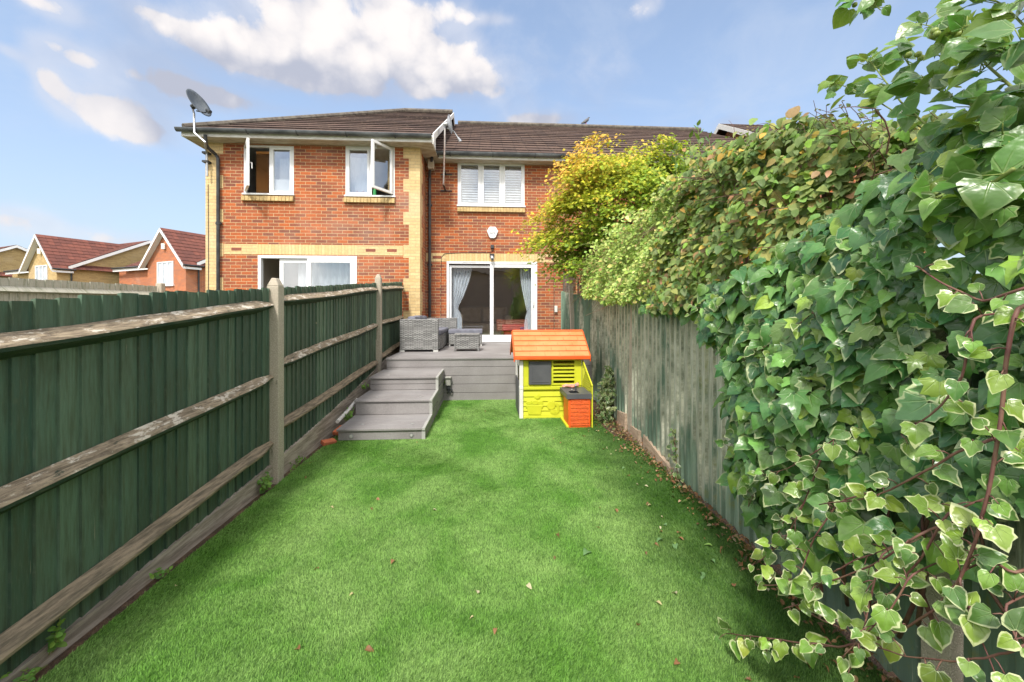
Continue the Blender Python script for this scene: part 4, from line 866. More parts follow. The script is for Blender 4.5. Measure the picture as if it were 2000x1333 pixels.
for y, zt in ((-.2, 1.5), (3.67, 1.745), (7.06, 2.09)):
    m = MB(); a, b = FX - .012, FX + .085; w_ = .052
    m.hexa([(a, y - w_, -.05), (b, y - w_, -.05), (b, y + w_, -.05), (a, y + w_, -.05), (a, y - w_, zt - .07), (b, y - w_, zt - .07), (b, y + w_, zt - .07), (a, y + w_, zt - .07)])
    c = [(a, y - w_, zt - .07), (b, y - w_, zt - .07), (b, y + w_, zt - .07), (a, y + w_, zt - .07), (a + .03, y - w_ + .02, zt), (b - .03, y - w_ + .02, zt - .005), (b - .03, y + w_ - .02, zt), (a + .03, y + w_ - .02, zt)]; m.hexa(c)
    bmv = m.build('post', M['concrete'], LF, bevel=.006)
for a, b in ((-1.6, 3.61), (3.73, 7.0), (7.12, 9.15)):
    m = MB(); N = 14
    for i in range(N):
        y0, y1 = a + (b - a) * i / N, a + (b - a) * (i + 1) / N; x0, x1 = FX - .01, FX + .034
        m.hexa([(x0, y0, -.05), (x1, y0, -.05), (x1, y1, -.05), (x0, y1, -.05), (x0, y0, gtop(y0)), (x1 + .004 * math.sin(i), y0, gtop(y0) + .004 * math.sin(i * 3)), (x1 + .004 * math.sin(i + 1), y1, gtop(y1) + .004 * math.sin((i + 1) * 3)), (x0, y1, gtop(y1))])
    m.build('gravel_board', M['gravel_board'], LF)
# silvered fence on the far side of the neighbour's garden
NX = -6.55
NF = thing('grey_fence', (NX, 6, 0), 'silvery grey weathered board fence beyond the green one, below the far houses', 'fence')
nt = lambda y: 1.80 + .020 * y
m = MB(); boards(m, 2.5, 8.55, NX, nt, lambda y: 0, 1, .11, .008); m.build('fence_boards', M['grey_fence'], NF)
m = MB(); y0, y1 = 2.5, 8.6
for s in range(12):
    a, b = y0 + (y1 - y0) * s / 12, y0 + (y1 - y0) * (s + 1) / 12; zz = lambda y: nt(y) - .165
    m.hexa([(NX + .02, a, zz(a) - .04), (NX + .09, a, zz(a) - .02), (NX + .09, b, zz(b) - .02), (NX + .02, b, zz(b) - .04), (NX + .02, a, zz(a) + .05), (NX + .06, a, zz(a) + .01), (NX + .06, b, zz(b) + .01), (NX + .02, b, zz(b) + .05)])
m.build('rail', M['pvcrail'] if 'pvcrail' in M else M['grey_fence'], NF)
m = MB(); m.box(NX - .05, NX + .07, 8.6, 8.72, 0, nt(8.6) + .06); m.build('post', M['concrete'], NF, bevel=.02)
m = MB(); boards(m, 8.8, 13.0, NX - .02, lambda y: nt(8.6) - .09, lambda y: 0, 1, .11, .008); tag(m.build('dark_fence', M['fence']), 'short run of dark fence between the grey fence post and the house corner', 'fence')

# ================================================================== right fence
RF = thing('right_fence', (RX(4), 4, 0), 'close boarded fence with peeling green paint along the right side of the lawn', 'fence')
def rtop(y): return 1.47 + .047 * y + .05 * math.sin(y * 1.3) * (1 if y > 5 else .3)
def boards_r(mb, y0, y1):
    y = y0
    while y < y1:
        p_ = .105 * random.uniform(.85, 1.15); a, b = y, min(y1, y + p_); t = random.random(); g_ = random.uniform(0, .004)
        xa, xb = RX(a), RX(b); zt = rtop((a + b) / 2) + random.uniform(-.01, .01); zb = .02 + (.07 if 3.6 < a < 5.2 else 0) + random.uniform(0, .01)
        mb.hexa([(xa - .027 - g_, a, zb), (xa + .02, a, zb), (xb + .02, b, zb), (xb - .004 - g_, b, zb), (xa - .027 - g_, a, zt), (xa + .02, a, zt), (xb + .02, b, zt), (xb - .004 - g_, b, zt)], 0, t); y += p_
for a, b in ((-1.6, 1.28), (1.42, 4.70), (4.80, 8.35), (8.45, 10.05)):
    m = MB(); boards_r(m, a, b); m.build('fence_boards', M['peel'], RF)
for y, lean_, zt in ((1.35, 0, 1.5), (4.75, .03, 1.66), (8.4, -.09, 2.02)):
    x = RX(y); m = MB(); w_ = .05
    m.hexa([(x - .03, y - w_, -.05), (x + .05, y - w_, -.05), (x + .05, y + w_, -.05), (x - .03, y + w_, -.05), (x - .03 + lean_, y - w_, zt), (x + .05 + lean_, y - w_, zt), (x + .05 + lean_, y + w_, zt), (x - .03 + lean_, y + w_, zt)]); m.build('post', M['concrete'], RF, bevel=.005)
for y0, y1, t0, t1 in ((3.55, 4.25, -.02, .07), (4.36, 4.68, .07, .05), (4.84, 5.2, .14, .10)):
    m = MB(); m.hexa([(RX(y0) - .055, y0, -.03), (RX(y0) - .01, y0, -.03), (RX(y1) - .01, y1, -.03), (RX(y1) - .045, y1, -.03), (RX(y0) - .05, y0, .08 + t0), (RX(y0) - .01, y0, .08 + t0), (RX(y1) - .01, y1, .08 + t1), (RX(y1) - .04, y1, .08 + t1)]); m.build('gravel_board', M['pale_timber'], RF)
TR = MB()
for i in range(9):
    y = 8.5 + i * .19; TR.bar((RX(y) + .03, y, 1.85), (RX(y) + .03 + random.uniform(-.02, .02), y + random.uniform(-.04, .04), 2.42 + random.uniform(-.08, .05)), .028, .01, up=(0, 1, 0))
for k in range(3): TR.bar((RX(8.4) + .015, 8.4, 1.98 + k * .17), (RX(10.05) + .015, 10.05, 2.02 + k * .17), .01, .028)
tag(TR.build('trellis', M['old_wood']), 'grey wooden trellis standing above the right fence where it meets the house', 'trellis'); TR = MB()
for i in range(7):
    y = 7.0 + i * .19; TR.bar((RX(y) + .03, y, 1.70), (RX(y) + .03, y + random.uniform(-.08, .08), 2.12 + random.uniform(-.12, .05)), .028, .01, up=(0, 1, 0))
TR.bar((RX(7) + .015, 7.0, 1.92), (RX(8.2) + .015, 8.2, 2.0), .01, .028)
tag(TR.build('trellis', M['old_wood']), 'broken trellis laths sticking up under the honeysuckle, nearer than the larger trellis', 'trellis')

#@@DECK
# ================================================================== deck and steps
DZ = .70; DY = 6.78; DX0, DX1 = atY(755, 740, DY).x, 1.80
DK = thing('raised_deck', (0, DY, 0), 'raised grey composite deck in front of the patio door', 'deck')
m = MB(); y = DY - .02; i = 0
while y < YR - .02:
    y1 = min(YR - .016, y + .146); m.box(DX0 - .01, DX1, y, y1 - .005, DZ - .024, DZ, 0); y += .146
m.box(DX0, DX1, DY + .03, YR - .02, DZ - .05, DZ - .03, 1); m.build('deck_boards', [M['deck'], M['groove']], DK, bevel=.002)
m = MB(); z = DZ - .03; hs = [.125, .142, .142, .142, .142]; 
for h in hs: m.box(DX0, DX1, DY, DY + .02, max(-.02, z - h + .006), z, 0); m.box(DX0 - .001, DX0 + .02, DY + .02, YR - .1, max(-.02, z - h + .006), z, 0); z -= h
m.box(DX0 + .01, DX1, DY + .012, DY + .03, -.02, DZ - .03, 1); m.box(DX0 - .004, DX1, DY - .012, DY - .0005, DZ - .036, DZ - .0245, 2); m.build('fascia_boards', [M['deck'], M['groove'], M['deck_trim']], DK, bevel=.003)
ST = thing('deck_steps', (-1.2, 5.7, 0), 'three wide grey composite steps leading up to the deck by the left fence', 'steps')
steps = [(4.72, 0, .135), (5.34, .135, .325), (6.0, .325, .515)]; SX0, SX1 = -1.665, -.70
ends = [5.34, 6.0, DY - .001]
m = MB(); tr = MB(); rs = MB(); lg = []
for (y0, z0, z1), ye in zip(steps, ends):
    sx = SX0 if y0 < 6 else SX0
    tr_y = y0 - .025; n_ = 4 if y0 < 5.9 else 5; wd_ = (ye + .02 - tr_y) / n_
    tr = MB(); rs = MB()
    for k in range(n_): tr.box(sx - .012, SX1 - .03, tr_y + k * wd_ + .003, tr_y + (k + 1) * wd_ - .002, z1 - .024, z1)
    parts = [(z0 + .004, z1 - .028)] if z1 - z0 < .17 or y0 < 5.9 else [(z0 + .004, z0 + .082), (z0 + .088, z1 - .028)]
    for a, b in parts: rs.box(sx, SX1 - .03, y0, y0 + .02, a, b)
    tr.build('tread', M['deck'], ST, bevel=.003); rs.build('riser', M['deck'], ST, bevel=.003)
m = MB(); zt = [(4.72, .135), (5.34, .325), (6.0, .515)]
yb = [4.72, 5.34, 6.0, DY - .001]
for i in range(3):
    top = zt[i][1] - .03
    z = top
    while z > 0: m.box(SX1 - .03, SX1 - .002, yb[i] + .001, yb[i + 1], max(-.01, z - .128), z - .012); z -= .14
m.build('side_panel', M['deck'], ST, bevel=.002)
m = MB()
prevz = 0
for i in range(3):
    z1 = zt[i][1]; m.box(SX1 - .034, SX1 + .006, yb[i] - .012, yb[i] + .014, prevz + (.001 if i else -.01), z1 - .0245)
    if i: m.box(SX1 - .029, SX1 + .006, yb[i - 1] - .027, yb[i] - .013, prevz - .026, prevz + .003)
    prevz = z1
m.box(SX1 - .029, SX1 + .006, yb[2] - .027, yb[3], prevz - .026, prevz + .003); m.build('edge_trim', M['deck_trim'], ST, bevel=.003)
m = MB(); m.box(SX0 + .01, SX1 - .04, 4.75, DY - .01, 0, .10); m.box(SX0 + .01, SX1 - .04, 5.37, DY - .01, .1, .29); m.box(SX0 + .01, SX1 - .04, 6.03, DY - .01, .29, .48); m.build('carcass', M['groove'], ST)
for (y0, z0, z1) in steps:
    for x in (SX0 + .22, SX1 - .17):
        l_ = MB(); l_.tube([(x, y0 + .17, z1 - .002), (x, y0 + .17, z1 + .003)], .022, 16, 0); l_.tube([(x, y0 + .17, z1 + .003), (x, y0 + .17, z1 + .0045)], .014, 16, 1); l_.build('step_light', [M['metal'], M['deck_trim']], ST)
for x in (SX0 + .145, SX1 - .15):
    l_ = MB(); l_.tube([(x, 4.722, .052), (x, 4.712, .052)], .022, 16, 0); l_.tube([(x, 4.712, .052), (x, 4.709, .052)], .015, 16, 1); l_.build('step_light', [M['metal'], M['deck_trim']], ST)
l_ = MB(); xx_ = DX0 + .16; l_.tube([(xx_, DY + .08, DZ - .001), (xx_, DY + .08, DZ + .004)], .018, 14); l_.build('deck_light', M['metal'], DK)
# outdoor socket with plug by the steps
c = atY(876, 745, DY - .05); OS = thing('outdoor_socket', (c.x, DY, c.z), 'pale outdoor socket with a black plug on the deck front beside the steps', 'socket')
m = MB(); m.box(c.x - .045, c.x + .035, DY - .085, DY - .001, c.z - .065, c.z + .055); m.box(c.x - .05, c.x + .045, DY - .11, DY - .001, c.z + .0555, c.z + .072); 
for k in (-1, 0, 1): m.box(c.x + k * .024 - .006, c.x + k * .024, DY - .089, DY - .0855, c.z - .06, c.z + .05)
m.build('casing', M['grille'], OS, bevel=.006)
m = MB(); m.box(c.x - .03, c.x + .03, DY - .07, DY - .01, c.z - .12, c.z - .066); m.tube([(c.x - .01, DY - .04, c.z - .12), (c.x, DY - .05, c.z - .17), (c.x + .05, DY - .05, c.z - .19), (c.x + .06, DY - .04, c.z - .14), (c.x + .02, DY - .05, c.z - .13), (c.x - .02, DY - .05, c.z - .2)], .012, 6); m.build('plug', M['black'], OS)
# ---- wicker furniture
def cush(name, parent, b, bev=.03): m = MB(); m.box(*b); return m.build(name, M['cushion'], parent, bevel=bev)
sx0, sx1 = atY(780.5, 655, 7.8).x, atY(855.6, 655, 7.8).x; H_ = atY(820, 624, 7.8).z; bz = DZ + .035
WS = thing('wicker_sofa', ((sx0 + sx1) / 2, 8.5, DZ), 'grey wicker garden sofa with blue grey cushions against the left fence', 'sofa')
m = MB(); m.box(sx0, sx1, 7.8, 7.92, bz, H_); m.build('armrest', M['wicker'], WS, bevel=.012)
m = MB(); m.box(sx0, sx1 + .22, 9.62, 9.74, bz, H_); m.build('armrest', M['wicker'], WS, bevel=.012)
m = MB(); m.box(sx0, sx0 + .10, 7.921, 9.619, bz, H_); m.build('backrest', M['wicker'], WS, bevel=.012)
m = MB(); m.box(sx0 + .101, sx1 + .02, 7.921, 9.619, bz, DZ + .30); m.build('seat_base', M['wicker'], WS, bevel=.008)
cush('seat_cushion', WS, (sx0 + .12, sx1 + .035, 7.925, 8.76, DZ + .301, DZ + .40)); cush('seat_cushion', WS, (sx0 + .12, sx1 + .035, 8.78, 9.61, DZ + .301, DZ + .40))
for k in range(3): cush('back_cushion', WS, (sx0 + .105, sx0 + .27, 7.95 + k * .55, 8.45 + k * .55, DZ + .401, H_ + .055 + .01 * (k % 2)), .05)
for x, y in ((sx0, 7.8), (sx1 - .09, 7.8), (sx1 - .09, 8.6), (sx1 - .09, 9.6), (sx0, 9.6)): m = MB(); m.box(x, x + .09, y + .002, y + .05, DZ, bz - .001); m.build('foot', M['feet'], WS)
ox0, ox1 = atY(876.6, 655, 9.05).x, atY(941, 655, 9.05).x; oz = atY(905, 650, 9.05).z
FS = thing('wicker_footstool', ((ox0 + ox1) / 2, 9.3, DZ), 'grey wicker footstool with blue grey cushion by the patio door, behind the low table', 'footstool')
m = MB(); m.box(ox0, ox1, 9.05, 9.62, DZ + .04, oz - .03); m.build('base', M['wicker'], FS, bevel=.01)
cush('cushion', FS, (ox0 - .01, ox1 + .01, 9.04, 9.63, oz - .029, oz + .065), .02)
m = MB()
for x in (ox0, ox1 - .03):
    for y in (9.05, 9.59): m.box(x, x + .03, y, y + .03, DZ, DZ + .039)
m.build('feet', M['feet'], FS)
tx0, tx1 = atY(887, 670, 7.85).x, atY(935.5, 670, 7.85).x; tz = atY(912, 653, 7.85).z
WT = thing('wicker_table', ((tx0 + tx1) / 2, 8.1, DZ), 'small square grey wicker table nearest the deck edge', 'table')
m = MB(); m.box(tx0 + .012, tx1 - .012, 7.86, 8.28, DZ + .045, tz - .03); m.build('base', M['wicker'], WT, bevel=.008)
m = MB(); m.box(tx0 - .008, tx1 + .008, 7.84, 8.30, tz - .029, tz); m.build('tabletop', M['wicker'], WT, bevel=.01)
for x in (tx0, tx1 - .022):
    for y in (7.85, 8.27): m = MB(); m.tube([(x + .011, y + .01, DZ), (x + .011, y + .01, tz - .03)], .014, 8); m.build('leg', M['wicker'], WT)

#@@PLAYHOUSE
# ================================================================== playhouse
YF = 5.57; PX0, PX1 = .46, 1.31; PH = thing('playhouse', (.9, 5.9, 0), 'lime green plastic playhouse with orange tiled roof on the lawn', 'playhouse')
Q = lambda x, y: atY(x, y, YF); WT_ = .80; YB_ = 6.29
def lp(m, x0, x1, y0, y1, d0, d1, mi=0):
    a = Q(x0, y0); b = Q(x1, y1); m.box(a.x, b.x, YF - d1, YF - d0, b.z, a.z, mi)
m = MB(); wx = PX0 + .04
holes = [(Q(1080.5, 740).x, Q(1121.5, 740).x, Q(1100, 749).z, Q(1100, 704.5).z)]
m2 = MB()
xs = [wx, holes[0][0], holes[0][1], PX1]; zs = [0.0, holes[0][2], holes[0][3], WT_]
for i in range(3):
    for j in range(3):
        if i == 1 and j == 1: continue
        m.box(xs[i] + .0, xs[i + 1], YF, YF + .04, zs[j], zs[j + 1])
z = .035; k = 0
zwb = Q(1060, 762).z
while z < zwb - .03:      # lap boards below the window band
    h = .062; m.hexa([(wx + .002, YF - .016, z), (PX1 - .02, YF - .016, z), (PX1 - .02, YF + .01, z), (wx + .002, YF + .01, z), (wx + .002, YF - .004, z + h), (PX1 - .02, YF - .004, z + h), (PX1 - .02, YF + .01, z + h), (wx + .002, YF + .01, z + h)]); z += h + .003
m.box(wx + .001, PX1 - .001, YF - .022, YF + .01, -.005, .034); m.box(wx + .003, PX1 - .05, YF - .026, YF + .01, Q(1060, 761).z, Q(1060, 755).z)
m.box(wx + .001, wx + .055, YF - .012, YF + .01, Q(1060, 754).z, WT_ - .003); m.box(PX1 - .09, PX1 - .002, YF - .012, YF + .01, Q(1060, 754).z, WT_ - .003)
m.box(Q(1029, 700).x, Q(1032, 700).x, YF - .01, YF + .01, Q(1060, 754).z, WT_ - .004); fw_ = m.build('front_wall', M['lime'], PH, bevel=.005)
m = MB(); a, b, c_, d_ = holes[0]; frame(m, a - .02, b + .02, c_ - .02, d_ + .02, YF - .018, YF - .0005, .02)
n_ = 6; st = (d_ - c_) / n_
for i in range(1, n_): m.hexa([(a, YF - .016, c_ + i * st - .014), (b, YF - .016, c_ + i * st - .014), (b, YF + .02, c_ + i * st - .004), (a, YF + .02, c_ + i * st - .004), (a, YF - .016, c_ + i * st + .012), (b, YF - .016, c_ + i * st + .012), (b, YF + .02, c_ + i * st + .016), (a, YF + .02, c_ + i * st + .016)])
m.build('louvre', M['lime'], PH, bevel=.003)
m = MB(); a = Q(1032.5, 706); b = Q(1076, 751); m.box(a.x, b.x, YF - .035, YF - .0005, b.z, a.z); a2_ = Q(1037.5, 710.5); b2_ = Q(1071, 746)
sh = m.build('shutter', M['slate'], PH, bevel=.008)
m = MB(); frame(m, a2_.x, b2_.x, b2_.z, a2_.z, YF - .040, YF - .0355, .008); m.box(a2_.x + .02, a2_.x + .05, YF - .039, YF - .0355, a2_.z - .07, a2_.z - .06); m.box(a2_.x + .02, a2_.x + .05, YF - .039, YF - .0355, b2_.z + .06, b2_.z + .07); m.build('moulding', M['slate'], sh, bevel=.003)
def relief(poly, d=.022, name='relief'):
    m = MB(); m.prism([Vector((Q(x, y).x, YF - d, Q(x, y).z)) for x, y in poly], (0, d - .001, 0)); return m.build(name, M['lime'], PH, bevel=.005)
def circ(cx, cy, r, n=14, ry_=None): return [(cx + r * math.cos(2 * math.pi * i / n), cy + (ry_ or r) * math.sin(2 * math.pi * i / n)) for i in range(n)]
relief([(1026, 791), (1061, 791), (1060, 796), (1058, 797), (1056, 810), (1032, 810), (1029, 797), (1027, 796)]); relief(circ(1033, 787, 6, 12, 4), .018); relief(circ(1045, 786, 7, 12, 5), .02); relief(circ(1055, 787, 6, 12, 4.5), .018); relief(circ(1049.5, 775, 4.5), .022); relief(circ(1049.5, 775, 7, 8), .014)
relief(circ(1076, 792, 8.5), .024); relief([(1069, 788), (1069.5, 781), (1075, 785)], .022); relief([(1078, 785), (1083, 783), (1083.5, 790)], .022)
ring = [(1084 + 9 * math.cos(a), 798 + 12 * math.sin(a)) for a in np.linspace(-1.9, 1.9, 14)] + [(1083 + 4 * math.cos(a), 798 + 7 * math.sin(a)) for a in np.linspace(1.9, -1.9, 14)]; relief(ring, .018); relief(circ(1080, 804, 6, 12, 5), .02)
m = MB(); m.box(PX0 - .012, PX0 + .039, YF - .03, YF + .05, -.005, WT_); m.box(PX0 - .012, PX0 + .02, YB_ - .06, YB_, -.005, WT_); m.box(PX0, PX0 + .02, YF + .051, YB_ - .061, .68, WT_)
m.box(PX0, PX0 + .02, YF + .051, YF + .12, 0, .68); m.box(PX0, PX0 + .02, YB_ - .12, YB_ - .061, 0, .68); m.box(PX0 - .014, PX0 + .041, YF - .034, YF + .054, .40, .44)
m.prism([Vector((PX0, YF, WT_)), Vector((PX0, YB_, WT_)), Vector((PX0, (YF + YB_) / 2, 1.14))], (.02, 0, 0)); m.build('side_wall', M['offwhite'], PH, bevel=.005)
m = MB(); m.box(PX0 - .02, PX0 - .002, YF + .10, YB_ - .10, .03, .50); m.build('door', M['slate'], PH, bevel=.01)
m = MB(); m.box(PX1 - .02, PX1, YF + .041, YB_ - .001, 0, WT_); m.prism([Vector((PX1 - .02, YF, WT_)), Vector((PX1 - .02, YB_, WT_)), Vector((PX1 - .02, (YF + YB_) / 2, 1.14))], (.02, 0, 0)); m.build('side_wall', M['lime'], PH, bevel=.004)
m = MB(); m.box(PX0 + .021, PX1, YB_, YB_ + .03, 0, WT_); m.build('back_wall', M['lime'], PH, bevel=.004)
# roof
m = MB(); rX0, rX1 = .382, 1.402; ye, yr_ = YF - .085, (YF + YB_) / 2; ze, zr = .838, 1.160; N = 5
for sgn in (1, -1):
    Ye = ye if sgn > 0 else 2 * yr_ - ye
    nv = Vector((0, -(zr - ze) * sgn, (yr_ - ye))).normalized()
    for i in range(N):
        a, b = i / N, (i + 1) / N; y0, y1 = Ye + (yr_ - Ye) * a, Ye + (yr_ - Ye) * b; z0, z1 = ze + (zr - ze) * a, ze + (zr - ze) * b
        off = .5 * (i % 2); cnt = 5; wt = (rX1 - rX0) / cnt; x = rX0 - off * wt
        while x < rX1 - .001:
            xa, xb = max(rX0, x) + .0022, min(rX1, x + wt) - .0022; x += wt
            if xb - xa < .02: continue
            A = [Vector((xa, y0, z0)), Vector((xb, y0, z0)), Vector((xb, y1, z1)), Vector((xa, y1, z1))]; up = [nv * .028, nv * .028, nv * .014, nv * .014]
            m.hexa([p for p in A] + [p + q for p, q in zip(A, up)])
    m.hexa([Vector((rX0, Ye, ze)) - nv * .02, Vector((rX1, Ye, ze)) - nv * .02, Vector((rX1, yr_, zr)) - nv * .02, Vector((rX0, yr_, zr)) - nv * .02, Vector((rX0, Ye, ze)) + nv * .012, Vector((rX1, Ye, ze)) + nv * .012, Vector((rX1, yr_, zr)) + nv * .012, Vector((rX0, yr_, zr)) + nv * .012])
m.build('roof', M['orange'], PH, bevel=.003)
m = MB(); m.tube([(rX0 - .004, yr_, zr + .012), (rX1 + .004, yr_, zr + .012)], .022, 8); m.box(rX0 - .002, rX1 + .002, ye - .016, ye - .002, ze - .028, ze + .012)
for X in (rX0 - .016, rX1 + .001):
    for Ye in (ye, 2 * yr_ - ye): A, B = Vector((X, Ye, ze)), Vector((X, yr_, zr)); d_ = Vector((.014, 0, 0)); m.hexa([A - Z * .06, A - Z * .06 + d_, B - Z * .05 + d_, B - Z * .05, A + Z * .02, A + Z * .02 + d_, B + Z * .02 + d_, B + Z * .02])
m.build('roof_edge', M['orange_d'], PH, bevel=.004)
# play kitchen joined to it
cy0, cy1 = 5.05, YF - .03; ct = .425
m = MB(); m.box(1.025, 1.305, cy0 + .02, cy1 - .14, -.01, ct - .062); kb = m.build('kitchen_base', M['orange_d'], PH, bevel=.008)
def stonemat():
    m_, t, p = newmat('moulded_stone_orange'); o = t.obj(); n = t.noise(t.scale(o, (1, 1, 2.2)), 22, 3, .5, 2.5); z_ = t.sep(o)[2]
    row = t.ss(t.math('PINGPONG', t.math('DIVIDE', z_, .048), .5), 0, .12); c = t.mix(t.ss(n, .35, .6), (.70, .09, .015), (.88, .16, .03)); setp(t, p, c, .45, t.bump(t.math('ADD', n, row), 1.0, .012), .4); return m_
M['stone'] = stonemat()
m = MB(); m.box(1.05, 1.285, cy0 + .010, cy0 + .0195, .03, ct - .075); m.build('stone_panel', M['stone'], kb)
m = MB(); m.box(1.0, 1.045, cy0 + .022, YF - .03, -.004, .03); m.build('foot_bar', M['lime'], PH, bevel=.005)
m = MB(); x0, x1 = 1.0, 1.318; sxa, sxb, sya, syb = 1.06, 1.175, cy0 + .07, cy0 + .21
for b_ in ((x0, sxa, cy0, cy1), (sxb, x1, cy0, cy1), (sxa, sxb, cy0, sya), (sxa, sxb, syb, cy1)): m.box(b_[0], b_[1], b_[2], b_[3], ct - .012, ct)
m.box(x0, x1, cy0, cy0 + .012, ct - .06, ct - .0125); m.box(x0, x0 + .012, cy0 + .012, cy1, ct - .06, ct - .0125); m.box(x1 - .012, x1, cy0 + .012, cy1, ct - .06, ct - .0125); cn = m.build('worktop', M['slate'], PH)
m = MB(); m.box(sxa, sxb, sya, syb, ct - .055, ct - .05); m.box(sxa - .002, sxa, sya, syb, ct - .05, ct - .001); m.box(sxb, sxb + .002, sya, syb, ct - .05, ct - .001); m.box(sxa, sxb, syb, syb + .002, ct - .05, ct - .001); m.build('sink', M['black'], cn)
m = MB(); tx = 1.165; ty = syb + .03; m.tube([(tx, ty, ct), (tx, ty, ct + .06), (tx - .005, ty - .02, ct + .078), (tx - .008, ty - .055, ct + .072)], [.014, .012, .012, .010], 10); m.tube([(tx - .05, ty, ct), (tx - .05, ty, ct + .02)], .008, 8); m.build('tap', M['metal'], cn, smooth=True)
m = MB(); xl = 1.322; A = Vector((xl, YF, Q(1136, 704).z)); B = Vector((xl, cy0, .52)); m.bar(A, B, .014, .026); m.bar((xl, YF - .012, .0), (xl, YF - .012, A.z), .014, .024, up=(0, 1, 0)); m.bar((xl, cy0 + .012, -.0), (xl, cy0 + .012, B.z), .014, .024, up=(0, 1, 0)); m.bar((xl, YF, ct - .02), (xl, cy0, ct - .02), .014, .03)
def topz(y): return B.z + (A.z - B.z) * (y - B.y) / (A.y - B.y)
for s in (-1, 1):
    for k in range(-8, 16):
        pts = []
        for q in np.linspace(0, 1, 40):
            y = cy0 + .02 + (YF - cy0 - .03) * q; zz = ct + .0 + k * .058 + s * (q * (YF - cy0) * 1.05 - (.28 if s > 0 else -.28))
            if ct < zz < topz(y) - .01: pts.append((xl + .002 * s, y, zz))
        if len(pts) > 2: m.bar(pts[0], pts[-1], .006, .011)
m.build('lattice_panel', M['lime'], PH)
# doll lying on the worktop
dc = Vector((1.14, cy1 - .055, ct + .028)); DLn = thing('baby_doll', (dc.x, dc.y, ct), 'small pink baby doll lying on the grey worktop of the playhouse kitchen', 'doll')
pts = [(0, 0, 0), (.035, 0, .002), (.06, 0, .006), (.088, 0, .016), (.115, -.002, .016), (-.03, .018, 0), (-.065, .028, .012), (-.10, .030, -.008), (-.115, .03, .006), (-.03, -.018, 0), (-.068, -.025, .008), (-.105, -.028, -.010), (-.118, -.028, .004), (.035, .032, 0), (.015, .05, -.004), (-.012, .05, .004), (.035, -.032, 0), (.02, -.048, -.008), (-.008, -.05, -.008)]
ed = [(0, 1), (1, 2), (2, 3), (3, 4), (0, 5), (5, 6), (6, 7), (7, 8), (0, 9), (9, 10), (10, 11), (11, 12), (1, 13), (13, 14), (14, 15), (1, 16), (16, 17), (17, 18)]
rd = [.028, .027, .016, .032, .030, .019, .015, .010, .009, .019, .015, .010, .009, .013, .010, .008, .013, .010, .008]
skin_obj('body', [dc + Vector(p) for p in pts], ed, rd, M['doll'], DLn, 2, 0)
for s in (-1, 1): m = MB(); e_ = dc + Vector((.10, s * .012, .044)); m.tube([e_ - Vector((0, 0, .004)), e_ + Vector((0, 0, .002))], .0035, 6); m.build('eye', M['black'], DLn)
# pipe, loose bricks by the steps
m = MB(); a = atX(659, 824, -1.72); b = atX(697.5, 781, -1.72); m.tube([a, a.lerp(b, .5) - Vector((0, 0, .01)), b], .022, 10); tag(m.build('pipe', M['pvc'], None, smooth=False), 'short length of dirty white pipe leaning between the fence and the steps', 'pipe')
def loose(loc, rot, lab):
    m = MB(); m.box(-.075, .075, -.04, .04, -.022, .022); o = m.build('brick', M['terracotta'], None, bevel=.006); o.location = loc; o.rotation_euler = rot; tag(o, lab, 'brick', 'broken bricks beside the steps')
loose((-1.70, 4.86, .08), (.1, -.25, 1.3), 'broken orange brick wedged between the lowest step and the left fence, the larger one'); loose((-1.73, 4.62, .02), (.25, .1, .9), 'flat chip of orange brick lying on the soil in front of the lowest step')
#@@PLANTS

# ================================================================== foliage
def proto_from_outline(right, centre, inner=.58):
    """leaf lying in (u, v), tip at v = 1; returns verts (u, v), rim weight, triangles"""
    o_ = [(0, right[0][1])] + right[1:-1] + [right[-1]] + [(-x, y) for x, y in right[1:-1][::-1]]
    n = len(o_); c = np.array(centre); O = np.array(o_); I = c + inner * (O - c); V = np.vstack([O, I, c[None]])
    rim = np.concatenate([np.ones(n), np.full(n, inner * .9), [0.]]); F = []
    for i in range(n): j = (i + 1) % n; F += [(i, j, n + j), (i, n + j, n + i), (n + i, n + j, 2 * n)]
    return V, rim, np.array(F)
def proto_flat(right):
    o_ = [(0, right[0][1])] + right[1:-1] + [right[-1]] + [(-x, y) for x, y in right[1:-1][::-1]]; n = len(o_)
    V = np.vstack([np.array(o_), [[0, .42]]]); return V, np.concatenate([np.ones(n), [0.]]), np.array([(i, (i + 1) % n, n) for i in range(n)])
IVY = proto_from_outline([(0, .08), (.13, -.05), (.33, -.03), (.50, .16), (.44, .31), (.47, .50), (.27, .62), (.14, .84), (0, 1.)], (0, .33))
IVY2 = proto_from_outline([(0, .05), (.16, -.06), (.38, .02), (.46, .22), (.40, .45), (.27, .68), (.11, .88), (0, 1.)], (0, .33))
IVY3 = proto_from_outline([(0, .10), (.10, .02), (.24, -.02), (.52, .10), (.36, .28), (.46, .56), (.22, .56), (.12, .80), (0, 1.)], (0, .33))
OVATE = proto_flat([(0, 0), (.16, .06), (.28, .28), (.26, .5), (.13, .8), (0, 1.)])
ROUND = proto_flat([(0, 0), (.25, .08), (.38, .35), (.33, .62), (.15, .9), (0, 1.)])
MAPLE = proto_flat([(0, .1), (.30, .0), (.14, .22), (.55, .38), (.20, .48), (.34, .80), (.12, .66), (0, 1.)])
LANCE = proto_flat([(0, 0), (.10, .12), (.15, .38), (.12, .65), (.05, .9), (0, 1.)])
def unit(a): return a / np.maximum(np.linalg.norm(a, axis=1, keepdims=True), 1e-6)
